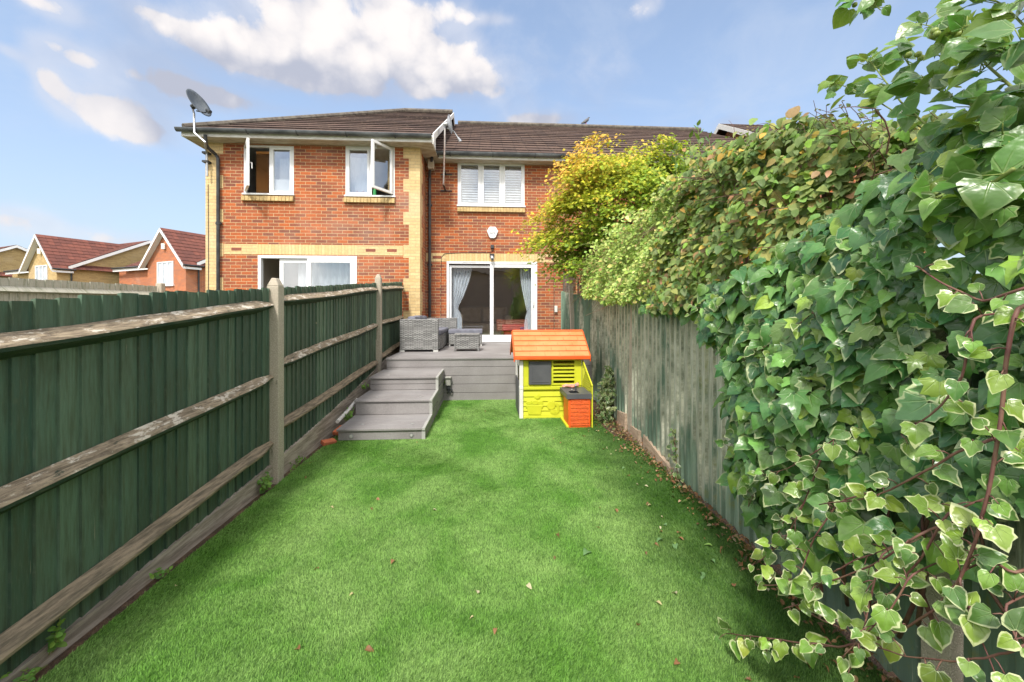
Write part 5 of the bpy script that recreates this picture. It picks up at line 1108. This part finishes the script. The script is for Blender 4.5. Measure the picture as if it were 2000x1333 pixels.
def scatter(name, protos, P_, N_, T_, size, color, mat, parent, curl=.25, fold=.18, ripple=.03, width=1.0):
    P_, N_, T_, color = map(lambda a: np.asarray(a, float), (P_, N_, T_, color)); n = len(P_); N_ = unit(N_); T_ = unit(T_ - N_ * (T_ * N_).sum(1, keepdims=True)); B_ = np.cross(T_, N_)
    which = rng.integers(0, len(protos), n); VV, FF, RR, UU, CC = [], [], [], [], []; base = 0
    for k, (V, rim, F) in enumerate(protos):
        idx = np.where(which == k)[0]
        if not len(idx): continue
        m_ = len(V); u, v = V[:, 0][None], V[:, 1][None]; s = np.asarray(size)[idx][:, None]
        c1 = rng.normal(curl, .18, (len(idx), 1)); f1 = rng.normal(fold, .12, (len(idx), 1)); tw = rng.normal(0, .18, (len(idx), 1)); wv = rng.uniform(.82, 1.12, (len(idx), 1)) * width; ph = rng.uniform(0, 6.3, (len(idx), 1)); sk = rng.normal(0, .10, (len(idx), 1))
        h = -c1 * (v - .25) ** 2 + f1 * np.abs(u) * .6 + tw * u * (v - .3) + rim[None] * ripple * np.sin(ph + 7 * np.arctan2(u, v - .3))
        uu = (u + sk * v * v) * wv
        W_ = P_[idx][:, None] + s[..., None] * (uu[..., None] * B_[idx][:, None] + v[..., None] * T_[idx][:, None] + h[..., None] * N_[idx][:, None])
        VV.append(W_.reshape(-1, 3)); FF.append((F[None] + (np.arange(len(idx)) * m_)[:, None, None] + base).reshape(-1, 3)); RR.append(np.tile(rim, len(idx))); UU.append(np.tile(V, (len(idx), 1))); CC.append(np.repeat(color[idx], m_, 0)); base += m_ * len(idx)
    return np_mesh(name, np.vstack(VV), np.vstack(FF), mat, parent, rim=np.concatenate(RR), uv=np.vstack(UU), color=np.vstack(CC), smooth=True)
def pick(n, cols, w_, jit=.18, var=(0, 0)):
    c = np.array(cols, float)[rng.choice(len(cols), n, p=np.array(w_) / sum(w_))]; c = c * np.exp(rng.normal(0, jit, (n, 1))) * np.exp(rng.normal(0, jit * .35, (n, 3)))
    return np.hstack([c, rng.uniform(var[0], var[1], (n, 1))])
# ---- ivy
def lump(y, z): return .02 * np.sin(y * 29 + z * 5) * np.sin(z * 23 + y * 7) + .05 * np.sin(y * 5.1 + 1.3 * z) * np.cos(z * 4.3 + y) + .035 * np.sin(y * 11 + 2) * np.sin(z * 9 + 1)
def ivy_x(y, z):
    b = .11 + .12 * np.clip((2.7 - y) / 1.2, 0, 1) + .06 * np.sin(np.clip(z, 0, 2) * 1.6); x = 1.57 + .03 * y - b + lump(y, z)
    return x + np.clip(z - 1.75, 0, 3) * .42
IV = thing('ivy', (1.75, 1.6, 0), 'large leaved dark green ivy with pale edges hanging thickly over the right fence', 'ivy')
n = 30000; y = rng.uniform(-.9, 4.2, n); z = rng.uniform(.2, 2.75, n)
ymax = np.interp(z, [.1, .28, .7, 1.16, 1.41, 1.50, 1.75, 2.0, 2.6], [1.9, 2.28, 2.33, 2.42, 2.9, 4.1, 3.6, 2.2, 1.7]); zlow = np.interp(y, [-1, .9, 1.16, 1.4, 1.8, 2.3, 3, 4.2], [.75, .85, .88, .56, .45, .32, 1.36, 1.46])
edge = .10 * np.sin(y * 13 + z * 3) + .09 * np.sin(z * 17 + y * 5); ok = (y < ymax + edge * .8) & (z > zlow + edge) & (z < np.interp(y, [-1, .9, 1.4, 1.9, 2.3, 4], [2.25, 2.18, 2.02, 1.80, 1.66, 1.60]))
y, z = y[ok], z[ok]; y, z = y[:6200], z[:6200]; n = len(y); dep = np.abs(rng.normal(0, .07, n)) - .03 * (rng.random(n) < .15); x = ivy_x(y, z) + dep
nrm = np.stack([-np.ones(n), -.55 + rng.normal(0, .42, n), .6 + rng.normal(0, .48, n)], 1); nrm[:, 0] += rng.normal(0, .3, n)
tip = np.stack([-.25 + rng.normal(0, .3, n), .05 + rng.normal(0, .50, n), -1 + rng.normal(0, .32, n)], 1)
size = rng.uniform(.065, .135, n) * np.interp(y, [0, 1.1, 1.7, 2.4, 4.2], [.62, .72, .92, .92, .66]); size[rng.random(n) < .2] *= .62
col = pick(n, [(.055, .150, .048), (.10, .225, .06), (.165, .32, .075), (.28, .42, .07)], [5, 5, 3, 1.0], .18, (-1.2, .7)); tip_ = np.clip(z - 1.9, 0, 1)[:, None]; col[:, :3] = col[:, :3] * (1 - .3 * tip_) + np.array([.10, .19, .03]) * .3 * tip_
scatter('leaves', [IVY, IVY2, IVY2, IVY3], np.stack([x, y, z], 1), nrm, tip, size, col, M['ivy'], IV, curl=.42, fold=.30, ripple=.045)
# hidden older stems that carry it
m = MB()
for k in range(34):
    y0 = random.uniform(-.7, 2.3); z0 = random.uniform(.1, .45); pts = []
    for i in range(7): zz = z0 + i * .2; yy_ = y0 + .12 * math.sin(i * 1.1 + k) + i * .03; pts.append((float(ivy_x(np.array(yy_), np.array(zz))) + .13 + .02 * math.sin(i + k), yy_, zz))
    m.tube(pts, [.008 - .0012 * i for i in range(7)], 5)
# long free shoots seen against the fence
shoots = [([(1985, 600), (1965, 700), (1955, 820), (1935, 940), (1905, 1060), (1870, 1140), (1820, 1195), (1760, 1230), (1690, 1258)], 1.16, 1.10, .0052),
          ([(1690, 1258), (1640, 1262), (1560, 1255), (1480, 1245), (1418, 1238)], 1.10, 1.05, .004), ([(1930, 860), (1860, 890), (1770, 942), (1700, 975), (1600, 986)], 1.14, 1.12, .004),
          ([(1640, 850), (1590, 885), (1540, 915), (1470, 934)], 1.30, 1.30, .003), ([(1500, 820), (1486, 880), (1482, 940), (1462, 990)], 1.40, 1.38, .003), ([(1610, 880), (1570, 985), (1530, 1060), (1476, 1102)], 1.32, 1.22, .004),
          ([(1870, 1120), (1895, 1200), (1945, 1320)], 1.12, 1.08, .003), ([(1720, 1080), (1700, 1170), (1685, 1240), (1658, 1312)], 1.14, 1.02, .0035), ([(1600, 600), (1540, 650), (1480, 690), (1440, 702)], 1.36, 1.38, .003),
          ([(1520, 560), (1470, 585), (1410, 590), (1350, 608)], 1.42, 1.44, .003), ([(1800, 1040), (1700, 1110), (1600, 1140), (1476, 1143)], 1.14, 1.10, .004), ([(2010, 1262), (1940, 1285), (1860, 1292), (1770, 1283), (1695, 1262)], 1.06, 1.04, .003),
          ([(1980, 1120), (1930, 1090), (1890, 1060)], 1.14, 1.16, .004), ([(1850, 1000), (1800, 1090), (1740, 1160), (1690, 1190)], 1.15, 1.1, .004), ([(1640, 980), (1590, 1050), (1560, 1130), (1580, 1200), (1640, 1225)], 1.2, 1.07, .0035),
          ([(1960, 1180), (1985, 1250), (2020, 1320)], 1.12, 1.1, .003), ([(1470, 800), (1440, 850), (1420, 880)], 1.42, 1.42, .002), ([(1680, 1090), (1620, 1120), (1570, 1180), (1530, 1190)], 1.16, 1.08, .003),
          ([(1780, 1120), (1740, 1190), (1700, 1230), (1640, 1290)], 1.1, 1.0, .003), ([(1540, 1000), (1510, 1060), (1500, 1120)], 1.32, 1.28, .003), ([(1900, 620), (1880, 740), (1830, 800), (1760, 850)], 1.13, 1.14, .004),
          ([(2010, 560), (1920, 590), (1850, 560), (1790, 520)], 1.14, 1.2, .004)]
LP, LN, LT, LS = [], [], [], []
for pts, Xa, Xb, r in shoots:
    q = [atX(px_, py_, Xa + (Xb - Xa) * i / (len(pts) - 1)) for i, (px_, py_) in enumerate(pts)]
    q = [Vector((p.x, p.y, max(p.z, .02))) for p in q]; q.insert(0, q[0] + Vector((.16, .03, .02))); dense = []
    for i in range(len(q) - 1):
        for s in range(5): dense.append(q[i].lerp(q[i + 1], s / 5) + Vector((random.uniform(-.003, .003),) * 3))
    dense.append(q[-1]); dense = [dense[0]] + [(dense[i - 1] + dense[i] * 2 + dense[i + 1]) / 4 for i in range(1, len(dense) - 1)] + [dense[-1]]
    m.tube(dense, [r * (1 - .55 * i / len(dense)) * min(1, .25 + i / 6) for i in range(len(dense))], 6)
    L = 0
    for i in range(1, len(dense)):
        L += (dense[i] - dense[i - 1]).length
        if L > .046:
            L = 0
            for _ in range(random.choice((1, 1, 1, 2))):
                side = Vector((random.uniform(-1, .3), random.uniform(-1, .6), random.uniform(-.6, .9))).normalized(); e_ = dense[i] + side * random.uniform(.015, .045); m.tube([dense[i], dense[i].lerp(e_, .5) + Vector((0, 0, .004)), e_], .0014, 4, 0)
                LP.append(tuple(e_)); LN.append((-1 + random.gauss(0, .4), -.8 + random.gauss(0, .4), .7 + random.gauss(0, .4))); LT.append(tuple(side + Vector((0, 0, -.55)))); LS.append(random.uniform(.030, .064))
n = len(LP); scatter('young_leaves', [IVY2, IVY2, IVY2, IVY], LP, LN, LT, np.array(LS), pick(n, [(.15, .27, .045), (.24, .36, .055), (.10, .21, .05)], [4, 3, 3], .15, (.7, 1.0)), M['ivy'], IV, curl=.35, fold=.42, ripple=.05)
# berries and loose tops against the sky
tops = [([(1960, 230), (1860, 190), (1790, 150), (1755, 95)], 1.55, 1.62, .005), ([(2010, 120), (1930, 40), (1850, 60), (1790, 45)], 1.45, 1.6, .003), ([(2010, 60), (1960, 10), (1900, -20)], 1.4, 1.4, .003), ([(1860, 290), (1760, 200), (1700, 120), (1690, 130)], 1.6, 1.72, .004),
        ([(1800, 250), (1700, 190), (1640, 165), (1612, 172)], 1.7, 1.85, .003), ([(2010, 200), (1930, 130), (1880, 70), (1820, 110)], 1.4, 1.55, .004), ([(1980, 330), (1900, 385), (1840, 375), (1780, 345)], 1.22, 1.3, .005), ([(2000, 300), (1920, 240), (1850, 260)], 1.35, 1.5, .004), ([(1720, 20), (1690, -5), (1664, 3)], 1.75, 1.75, .002), ([(2010, 90), (1960, 100), (1905, 150)], 1.3, 1.4, .003)]
LP, LN, LT, LS = [], [], [], []
for pts, Xa, Xb, r in tops:
    q = [atX(px_, py_, Xa + (Xb - Xa) * i / (len(pts) - 1)) for i, (px_, py_) in enumerate(pts)]; dense = []
    for i in range(len(q) - 1):
        for s in range(6): dense.append(q[i].lerp(q[i + 1], s / 6))
    dense.append(q[-1]); m.tube(dense, [r * (1 - .6 * i / len(dense)) for i in range(len(dense))], 6, 1)
    for i in range(1, len(dense)):
        for _ in range(random.choice((1, 1, 2))):
            side = Vector((random.uniform(-1, .6), random.uniform(-1, .8), random.uniform(-.5, .9))).normalized(); e_ = dense[i] + side * random.uniform(.01, .05); m.tube([dense[i], e_], .0015, 4, 1)
            LP.append(tuple(e_)); LN.append((-.6 + random.gauss(0, .6), -.7 + random.gauss(0, .5), .6 + random.gauss(0, .6))); LT.append(tuple(side + Vector((-.3, 0, -.35)))); LS.append(random.uniform(.04, .10))
n = len(LP); scatter('top_leaves', [IVY2, OVATE, OVATE], LP, LN, LT, np.array(LS), pick(n, [(.06, .15, .03), (.09, .20, .035), (.17, .26, .04)], [4, 4, 1.2], .2, (0, .25)), M['ivy'], IV, curl=.35, fold=.25, width=1.35)
m.build('stems', [M['stem'], M['stem_g']], IV, smooth=True)
M['berry'] = plain('unripe_berry', (.24, .30, .06), (.18, .24, .05), .4, 30)
for cx, cy, X, k in ((1846, 62, 1.5, 7), (1790, 112, 1.6, 3), (1880, 65, 1.5, 3), (1668, 8, 1.75, 3)):
    for i in range(k):
        bm_ = MB(); c = atX(cx + random.uniform(-24, 24), cy + random.uniform(-8, 8), X + random.uniform(-.03, .03)); d_ = Vector((random.uniform(-1, 1), random.uniform(-1, 1), random.uniform(-1, .2))).normalized() * .011
        bm_.tube([c - d_, c - d_ * .6, c, c + d_ * .6, c + d_], [.002, .0095, .012, .0095, .002], 8); bm_.build('berry', M['berry'], IV, smooth=True)

# ---- bronze leaved climber on top of the fence
CL = thing('climber', (1.9, 2.9, 0), 'tangled climber with dull green, yellow and bronze oval leaves above the ivy', 'climbing plant')
def top_z(y): return np.interp(y, [0, .9, 1.4, 2.1, 2.8, 3.6, 4.3, 5.2, 6.3, 7.1], [2.0, 2.05, 2.12, 2.46, 2.66, 2.60, 2.50, 2.46, 2.30, 1.9])
def hedge_pts(n, y0, y1, zl, xb, jit, back=.35):
    y = rng.uniform(y0, y1, n); zt_ = top_z(y) + .05 * np.sin(y * 9) + .04 * np.sin(y * 23 + 1); z0 = np.interp(y, *zl); s = rng.random(n); z = z0 + (zt_ - z0) * s
    x = np.interp(y, *xb) + .30 * s ** 1.5 + .10 * np.sin(y * 5 + 3 * z) * np.cos(z * 6) + .05 * np.sin(y * 17 + z * 11) + np.abs(rng.normal(0, jit, n)); over = rng.random(n) < .22; x[over] += rng.random(over.sum()) * back; z[over] = zt_[over] - rng.random(over.sum()) * .12
    return x, y, z, s
x, y, z, s = hedge_pts(7600, 1.35, 3.7, ([1.3, 1.7, 2.0, 2.6, 3.2, 4.0], [1.95, 1.80, 1.68, 1.52, 1.46, 1.48]), ([1.3, 2.0, 2.6, 4.0], [1.62, 1.50, 1.42, 1.50]), .07); n = len(x)
nrm = np.stack([-.8 + rng.normal(0, .35, n), -.5 + rng.normal(0, .35, n), .75 + rng.normal(0, .4, n)], 1); tip = np.stack([-.3 + rng.normal(0, .4, n), rng.normal(0, .6, n), -.7 + rng.normal(0, .5, n)], 1); deep = rng.random(n) < .33; x[deep] += rng.uniform(.1, .4, deep.sum())
col = pick(n, [(.15, .22, .07), (.22, .28, .085), (.36, .33, .10), (.40, .25, .12), (.52, .34, .06), (.20, .34, .06)], [6, 5, 2.2, .8, .6, 2.4], .2)
scatter('leaves', [OVATE, ROUND, ROUND], np.stack([x, y, z], 1), nrm, tip, rng.uniform(.034, .072, n) * (1 + .5 * deep), col, M['leaf'], CL, curl=.3, fold=.35)
m = MB()
for k in range(60):
    y0 = random.uniform(1.4, 3.9); t0 = float(top_z(y0)); p = Vector((1.72 + random.uniform(0, .2), y0, t0 - random.uniform(.1, .7))); pts = [p]; d_ = Vector((random.uniform(-.7, .1), random.uniform(-.7, .7), random.uniform(-.1, .9)))
    for i in range(6): d_ += Vector((random.uniform(-.25, .15), random.uniform(-.3, .3), random.uniform(-.3, .12))); pts.append(pts[-1] + d_.normalized() * .075)
    m.tube(pts, [.0035 - .0004 * i for i in range(7)], 4)
for k in range(12): y0 = 1.5 + k * .2; m.tube([(1.85, y0, 1.2), (1.80, y0 + .05, 1.7), (1.78, y0 - .05, 2.1), (1.85, y0, float(top_z(y0)) - .1)], .012, 6)
m.build('stems', M['stem'], CL)
# wispy seed tops
LP, LN, LT, LS = [], [], [], []; m = MB()
for k in range(70):
    y0 = random.uniform(1.5, 3.6); x0 = 1.75 + random.uniform(0, .35); t0 = float(top_z(y0)) - .05; d_ = Vector((random.uniform(-.6, .1), random.uniform(-.3, .7), 1)).normalized(); q = [Vector((x0, y0, t0))]
    for i in range(5): d_ += Vector((random.uniform(-.3, .1), random.uniform(-.2, .2), random.uniform(-.25, .1))); q.append(q[-1] + d_.normalized() * random.uniform(.02, .05))
    m.tube(q, .0015, 4)
    for p in q[1:]: LP.append(tuple(p)); LN.append((-.5 + random.gauss(0, .5), -.8, .5 + random.gauss(0, .5))); LT.append((random.gauss(0, 1), random.gauss(0, 1), random.gauss(.2, .6))); LS.append(random.uniform(.012, .038))
tag(m.build('wisps', M['stem'], CL), kind='stuff'); n = len(LP); scatter('wisp_leaves', [OVATE], LP, LN, LT, np.array(LS), pick(n, [(.12, .17, .04), (.2, .13, .05)], [3, 1], .2), M['leaf'], CL)

# ---- honeysuckle
HS = thing('honeysuckle', (1.9, 5.0, 0), 'pale green small leaved honeysuckle spilling over the fence top between maple and ivy', 'climbing plant')
x, y, z, s = hedge_pts(19000, 2.85, 7.0, ([2.85, 3.9, 4.6, 5.4, 6.2, 7.0], [1.95, 1.54, 1.54, 1.62, 1.74, 1.85]), ([2.85, 4.0, 5.2, 6.2, 7.0], [1.62, 1.42, 1.38, 1.48, 1.72]), .09, .45); n = len(x)
nrm = np.stack([-.6 + rng.normal(0, .5, n), -.7 + rng.normal(0, .4, n), .7 + rng.normal(0, .5, n)], 1); tip = rng.normal(0, .7, (n, 3)) + np.array([-.3, -.1, -.2])
col = pick(n, [(.38, .50, .11), (.50, .60, .18), (.22, .34, .06), (.54, .48, .17), (.40, .26, .12)], [5, 3.2, 3, 1, .5], .2)
scatter('leaves', [OVATE, ROUND], np.stack([x, y, z], 1), nrm, tip, rng.uniform(.026, .054, n), col, M['leaf'], HS, curl=.2, fold=.3)
m = MB()
for k in range(110):
    y0 = random.uniform(3.6, 6.9); t0 = float(top_z(y0)); p = Vector((1.5 + random.uniform(0, .3), y0, random.uniform(1.7, t0))); pts = [p]; d_ = Vector((random.uniform(-.9, .1), random.uniform(-.8, .5), random.uniform(-.5, .5)))
    for i in range(7): d_ += Vector((random.uniform(-.3, .2), random.uniform(-.35, .35), random.uniform(-.35, .15))); pts.append(pts[-1] + d_.normalized() * .06)
    m.tube(pts, [.0032 - .0003 * i for i in range(8)], 4, k % 2)
for k in range(12): y0 = 3.8 + k * .25; m.tube([(1.85, y0, 1.2), (1.80, y0 + .05, 1.7), (1.72, y0 - .05, 2.0), (1.80, y0, float(top_z(y0)) - .1)], .011, 6)
m.tube([atX(1160, 575, 1.70), atX(1178, 590, 1.70), atX(1186, 598, 1.69), atX(1170, 606, 1.69), atX(1155, 612, 1.68), atX(1144, 617, 1.66)], [.007, .006, .005, .004, .004, .003], 5, 2)
m.build('stems', [M['stem'], M['stem_g'], M['pale_timber']], HS)

# ---- maple
MT = thing('maple_tree', (2.55, 7.4, 0), 'small maple with feathery yellow green leaves and orange tips beyond the right fence', 'tree')
m = MB(); m.tube([(2.55, 7.4, -.06), (2.5, 7.38, .8), (2.42, 7.3, 1.6), (2.45, 7.25, 2.2)], [.09, .075, .06, .045], 10); cen = Vector((2.42, 7.1, 3.08)); P_, N_, T_, C_ = [], [], [], []
fol = []
for k in range(300):
    th = random.uniform(0, 2 * math.pi); cz = random.uniform(-.75, 1); rr_ = random.uniform(.55, 1.0) ** .6
    d_ = Vector((math.cos(th) * math.sqrt(1 - cz * cz), math.sin(th) * math.sqrt(1 - cz * cz), cz)); e_ = cen + Vector((d_.x * 1.42, d_.y * 1.2, d_.z * 1.28)) * rr_ * (1 + .16 * math.sin(th * 3 + cz * 4)); fol.append((e_, d_))
    if k % 3 == 0: s0 = Vector((2.44, 7.26, 2.0 + random.random() * .3)); m.tube([s0, s0.lerp(e_, .45) + Vector((0, 0, .18)), e_], [.018, .010, .003], 5)
m.build('trunk', M['bark'], MT)
for e_, d_ in fol:
    k = int(random.uniform(110, 170)); out_ = Vector((d_.x, d_.y, 0)); out_ = out_.normalized() if out_.length > .1 else Vector((1, 0, 0)); sd_ = out_.cross(Vector((0, 0, 1)))
    a = rng.normal(0, .19, k); b = rng.normal(0, .17, k); c = rng.normal(0, .045, k) - .55 * a * (a > 0) + .2 * np.minimum(a, 0)
    q = np.array(e_)[None] + a[:, None] * np.array(out_)[None] + b[:, None] * np.array(sd_)[None]; q[:, 2] += c; P_.append(q)
    N_.append(np.stack([rng.normal(-.15, .4, k), rng.normal(-.35, .4, k), rng.normal(.9, .3, k)], 1)); T_.append(np.array(out_)[None] + rng.normal(0, .5, (k, 3)) + np.array([0, 0, -.45])[None])
    hot = np.clip((q[:, 2] - 3.35) * .55 + (2.2 - q[:, 0]) * .42 + rng.normal(0, .24, k) + .20, 0, 1)[:, None]; lo_ = np.array([.20, .32, .03]); mid_ = np.array([.55, .55, .04]); hi_ = np.array([.78, .42, .08])
    cc = np.where(hot < .55, lo_ + (mid_ - lo_) * hot / .55, mid_ + (hi_ - mid_) * (hot - .55) / .45); C_.append(np.hstack([cc * np.exp(rng.normal(0, .2, (k, 1))), np.zeros((k, 1))]))
P_, N_, T_, C_ = map(np.vstack, (P_, N_, T_, C_)); scatter('crown', [MAPLE], P_, N_, T_, rng.uniform(.045, .085, len(P_)), C_, M['leaf'], MT, curl=.4, fold=.1)

# ---- laurel shoots between maple and climber
LB = thing('laurel', (2.3, 4.3, 0), 'upright dark green laurel shoots sticking up behind the honeysuckle', 'shrub'); m = MB(); LP, LN, LT, LS = [], [], [], []
for px_, py_ in ((1348, 262), (1363, 238), (1385, 262), (1335, 300), (1375, 300), (1400, 290), (1352, 320), (1420, 300), (1318, 285)):
    t_ = atY(px_, py_ + 8, 4.2 + random.uniform(-.2, .3)); b_ = Vector((t_.x + .08, t_.y + .05, t_.z - .75)); m.tube([Vector((2.3, 4.3, 0)), Vector((2.3, 4.3, 1.5)), b_, t_], [.014, .010, .006, .003], 5)
    for i in range(16):
        p = b_.lerp(t_, (i + 1) / 16); a = i * 2.4; d_ = Vector((math.cos(a), math.sin(a), 1.1 + .9 * (i / 16))); LP.append(tuple(p)); LT.append(tuple(d_)); LN.append((-math.cos(a) * .8, -math.sin(a) * .8 - .3, .7)); LS.append(random.uniform(.07, .105))
m.build('stems', M['stem_g'], LB); n = len(LP); scatter('leaves', [OVATE, LANCE], LP, LN, LT, np.array(LS), pick(n, [(.085, .17, .035), (.12, .22, .045)], [1, 1], .15), M['ivy'], LB, curl=-.1, fold=.3, width=.9)

# ---- small ivies
def small_ivy(label, pts, n, size, spread, cols=((.13, .21, .07), (.08, .15, .05), (.22, .27, .10)), var=(.5, 1.), nm='ivy', cat='ivy'):
    t_ = thing(nm, tuple(Vector(pts[0])), label, cat); m = MB(); pts = [Vector(p) for p in pts]
    m.tube(pts, .004, 5); P_, N_, T_ = [], [], []
    for i in range(n):
        k = random.uniform(0, len(pts) - 1.001); j = int(k); p = pts[j].lerp(pts[j + 1], k - j); sp = spread * (1 - .6 * k / (len(pts) - 1)); q = p + Vector((-abs(random.gauss(0, sp * .55)), random.gauss(0, sp), random.gauss(0, sp * .6))); q.z = max(q.z, .01)
        P_.append(tuple(q)); N_.append((-.8 + random.gauss(0, .4), -.6 + random.gauss(0, .4), .6 + random.gauss(0, .4))); T_.append((random.gauss(-.2, .5), random.gauss(0, .7), random.gauss(-.5, .5)))
        if i % 3 == 0: m.tube([p, q], .0015, 4)
    m.build('stems', M['stem'], t_); scatter('leaves', [IVY2, IVY3], P_, N_, T_, rng.uniform(size * .6, size * 1.2, n), pick(n, cols, [3, 3, 2], .2, var), M['ivy'], t_); return t_
small_ivy('bushy clump of small cream edged ivy climbing the fence beside the playhouse', [(1.64, 5.35, 0), (1.66, 5.4, .2), (1.68, 5.45, .42), (1.71, 5.5, .66)], 520, .052, .15)
small_ivy('thin strand of fresh green ivy hanging down the fence left of the main ivy', [(1.60, 2.42, 1.30), (1.61, 2.45, 1.15), (1.61, 2.5, .98), (1.60, 2.52, .86)], 60, .035, .05, ((.10, .24, .04), (.18, .33, .05), (.13, .27, .05)), (0, .4))
small_ivy('low spray of light ivy growing out at the foot of the right fence', [(1.63, 3.35, 0), (1.62, 3.4, .12), (1.63, 3.45, .28), (1.64, 3.5, .42)], 46, .038, .05)
small_ivy('single drooping ivy sprig hanging on the bare fence under the honeysuckle', [(1.66, 3.75, 1.58), (1.64, 3.72, 1.50), (1.62, 3.7, 1.44)], 9, .085, .03, ((.07, .16, .06), (.09, .18, .06), (.12, .2, .05)), (.2, .6))
# weeds along the left fence
def weed(label, loc, n, size, h, spread=.06):
    t_ = thing('weed', loc, label, 'weed'); m = MB(); P_, N_, T_ = [], [], []; L_ = Vector(loc)
    for s in range(max(3, n // 8)):
        q = L_ + Vector((random.gauss(.01, spread * .5), random.gauss(0, spread), h * random.uniform(.4, 1))); b = L_ + Vector((0, random.gauss(0, spread * .5), 0)); m.tube([b, b.lerp(q, .5) + Vector((.01, 0, .01)), q], .0016, 4)
        for k in range(8): p = b.lerp(q, random.uniform(.2, 1)); P_.append(tuple(p)); N_.append((.6 + random.gauss(0, .4), -.5 + random.gauss(0, .4), .7)); T_.append((random.gauss(.4, .6), random.gauss(0, .8), random.gauss(.1, .5)))
    m.build('stems', M['stem_g'], t_); k = len(P_); scatter('leaves', [ROUND, OVATE], P_, N_, T_, rng.uniform(size * .6, size * 1.3, k), pick(k, [(.12, .26, .04), (.17, .32, .05), (.08, .18, .035)], [3, 3, 2], .15), M['leaf'], t_)
weed('small leafy weed growing at the foot of the concrete post on the left', (LX - .03, 3.42, .0), 110, .030, .15, .05)
weed('thin grassy weed against the left fence near the viewer', (LX - .06, 1.83, .02), 30, .035, .17, .025); weed('pale straggling weed in the gap at the near end of the left turf edge', (LX - .04, 1.72, .0), 50, .026, .07, .09)
weed('low weed along the turf edge just past the concrete post', (LX - .02, 3.95, .0), 60, .022, .06, .12); weed('green weed creeping beside the lowest step', (-1.71, 5.15, .12), 90, .028, .14, .10)
weed('yellow green weed tuft on the board beside the upper step', (-1.75, 5.95, .36), 50, .026, .08, .09); weed('tiny weed on the turf edge halfway along the near fence bay', (LX - .03, 2.35, .0), 24, .022, .05, .06)
weed('small green weed below the outdoor socket by the steps', (SX1 + .02, DY - .05, .28), 16, .02, .06, .015)

# ---- litter
n = 1500; y = 1.0 + 5.0 * rng.random(n) ** .8; off = np.abs(rng.normal(0, .07, n)) * np.interp(y, [1, 3, 4.6, 6], [1.4, .9, 1.7, 2.6]); x = 1.57 + .03 * y - .03 - off; zz = np.interp(off, [0, .3], [.05, .016]) * rng.uniform(.6, 1.1, n)
scatter('leaf_litter', [OVATE, ROUND], np.stack([x, y, zz], 1), np.stack([rng.normal(0, .5, n), rng.normal(0, .5, n), np.ones(n)], 1), rng.normal(0, 1, (n, 3)), rng.uniform(.008, .034, n), pick(n, [(.22, .11, .05), (.34, .17, .09), (.12, .07, .04), (.42, .30, .17), (.10, .17, .03)], [4, 3, 3, 1.2, 1], .25), M['leaf'], None, curl=.8, fold=.5)
tag(COL.objects['leaf_litter'], 'brown dead leaves and bits gathered along the foot of the right fence', 'leaf litter', kind='stuff')
def fallen(protos, cols, k):
    c = np.array([list(cols) + [0]]); o = scatter('fallen_leaf', protos, [(0, 0, 0)], [(0, 0, 1)], [(0, 1, 0)], np.array([1.0]), c, M['leaf'], None, curl=.8 + .5 * k, fold=.6 + .3 * k); return o
kinds = [('small curled brown dead leaf lying on the artificial grass', 'brown dead leaves scattered on the lawn', [fallen([OVATE], (.26, .12, .06), 1), fallen([ROUND], (.36, .17, .09), .3), fallen([MAPLE], (.20, .09, .05), .6)], 62, (.016, .034)),
         ('small pale yellowish fallen leaf lying on the artificial grass', 'pale yellow leaves scattered on the lawn', [fallen([OVATE], (.60, .50, .26), .2), fallen([ROUND], (.62, .56, .36), .4)], 30, (.014, .030)),
         ('small fallen leaf, still green, lying on the artificial grass', 'green fallen leaves scattered on the lawn', [fallen([OVATE], (.20, .34, .08), .2), fallen([IVY2], (.16, .30, .12), .1)], 24, (.022, .048))]
def lawn_ok(x, y): return LX + .03 < x < RX(y) - .06 and not (-1.7 < x < -.66 and y > 4.66) and not (.42 < x < 1.36 and y > 5.0) and y < 6.7
pebble_px = [(690, 1157), (1248, 1218), (933, 1158), (968, 1225), (925, 1202), (1089, 1041), (1291, 1008), (814, 862), (645, 988), (735, 973), (1030, 1140), (1085, 1085), (343, 1143), (585, 1265)]
for label, grp, srcs, cnt, (s0, s1) in kinds:
    for i in range(cnt):
        if i < len(pebble_px) // 2 and cnt >= 30: p_ = atZ(*pebble_px[(i * 2 + (cnt > 55)) % len(pebble_px)], .02); x_, y_ = p_.x, p_.y
        else:
            while True:
                y_ = 1.2 + 5.3 * random.random(); x_ = RX(y_) - .06 - abs(random.gauss(0, .42)) if random.random() < .8 else random.uniform(LX, RX(y_))
                if lawn_ok(x_, y_): break
        src = srcs[i % len(srcs)]; o = src if i < len(srcs) else src.copy()
        if i >= len(srcs): COL.objects.link(o)
        tag(o, label, 'leaf', grp); o.location = (x_, y_, .016); o.rotation_euler = (random.uniform(-.5, .5), random.uniform(-.5, .5), random.uniform(0, 6.3)); s = random.uniform(s0, s1) * (1.2 if y_ < 3 else 1.15); o.scale = (s, s, s)
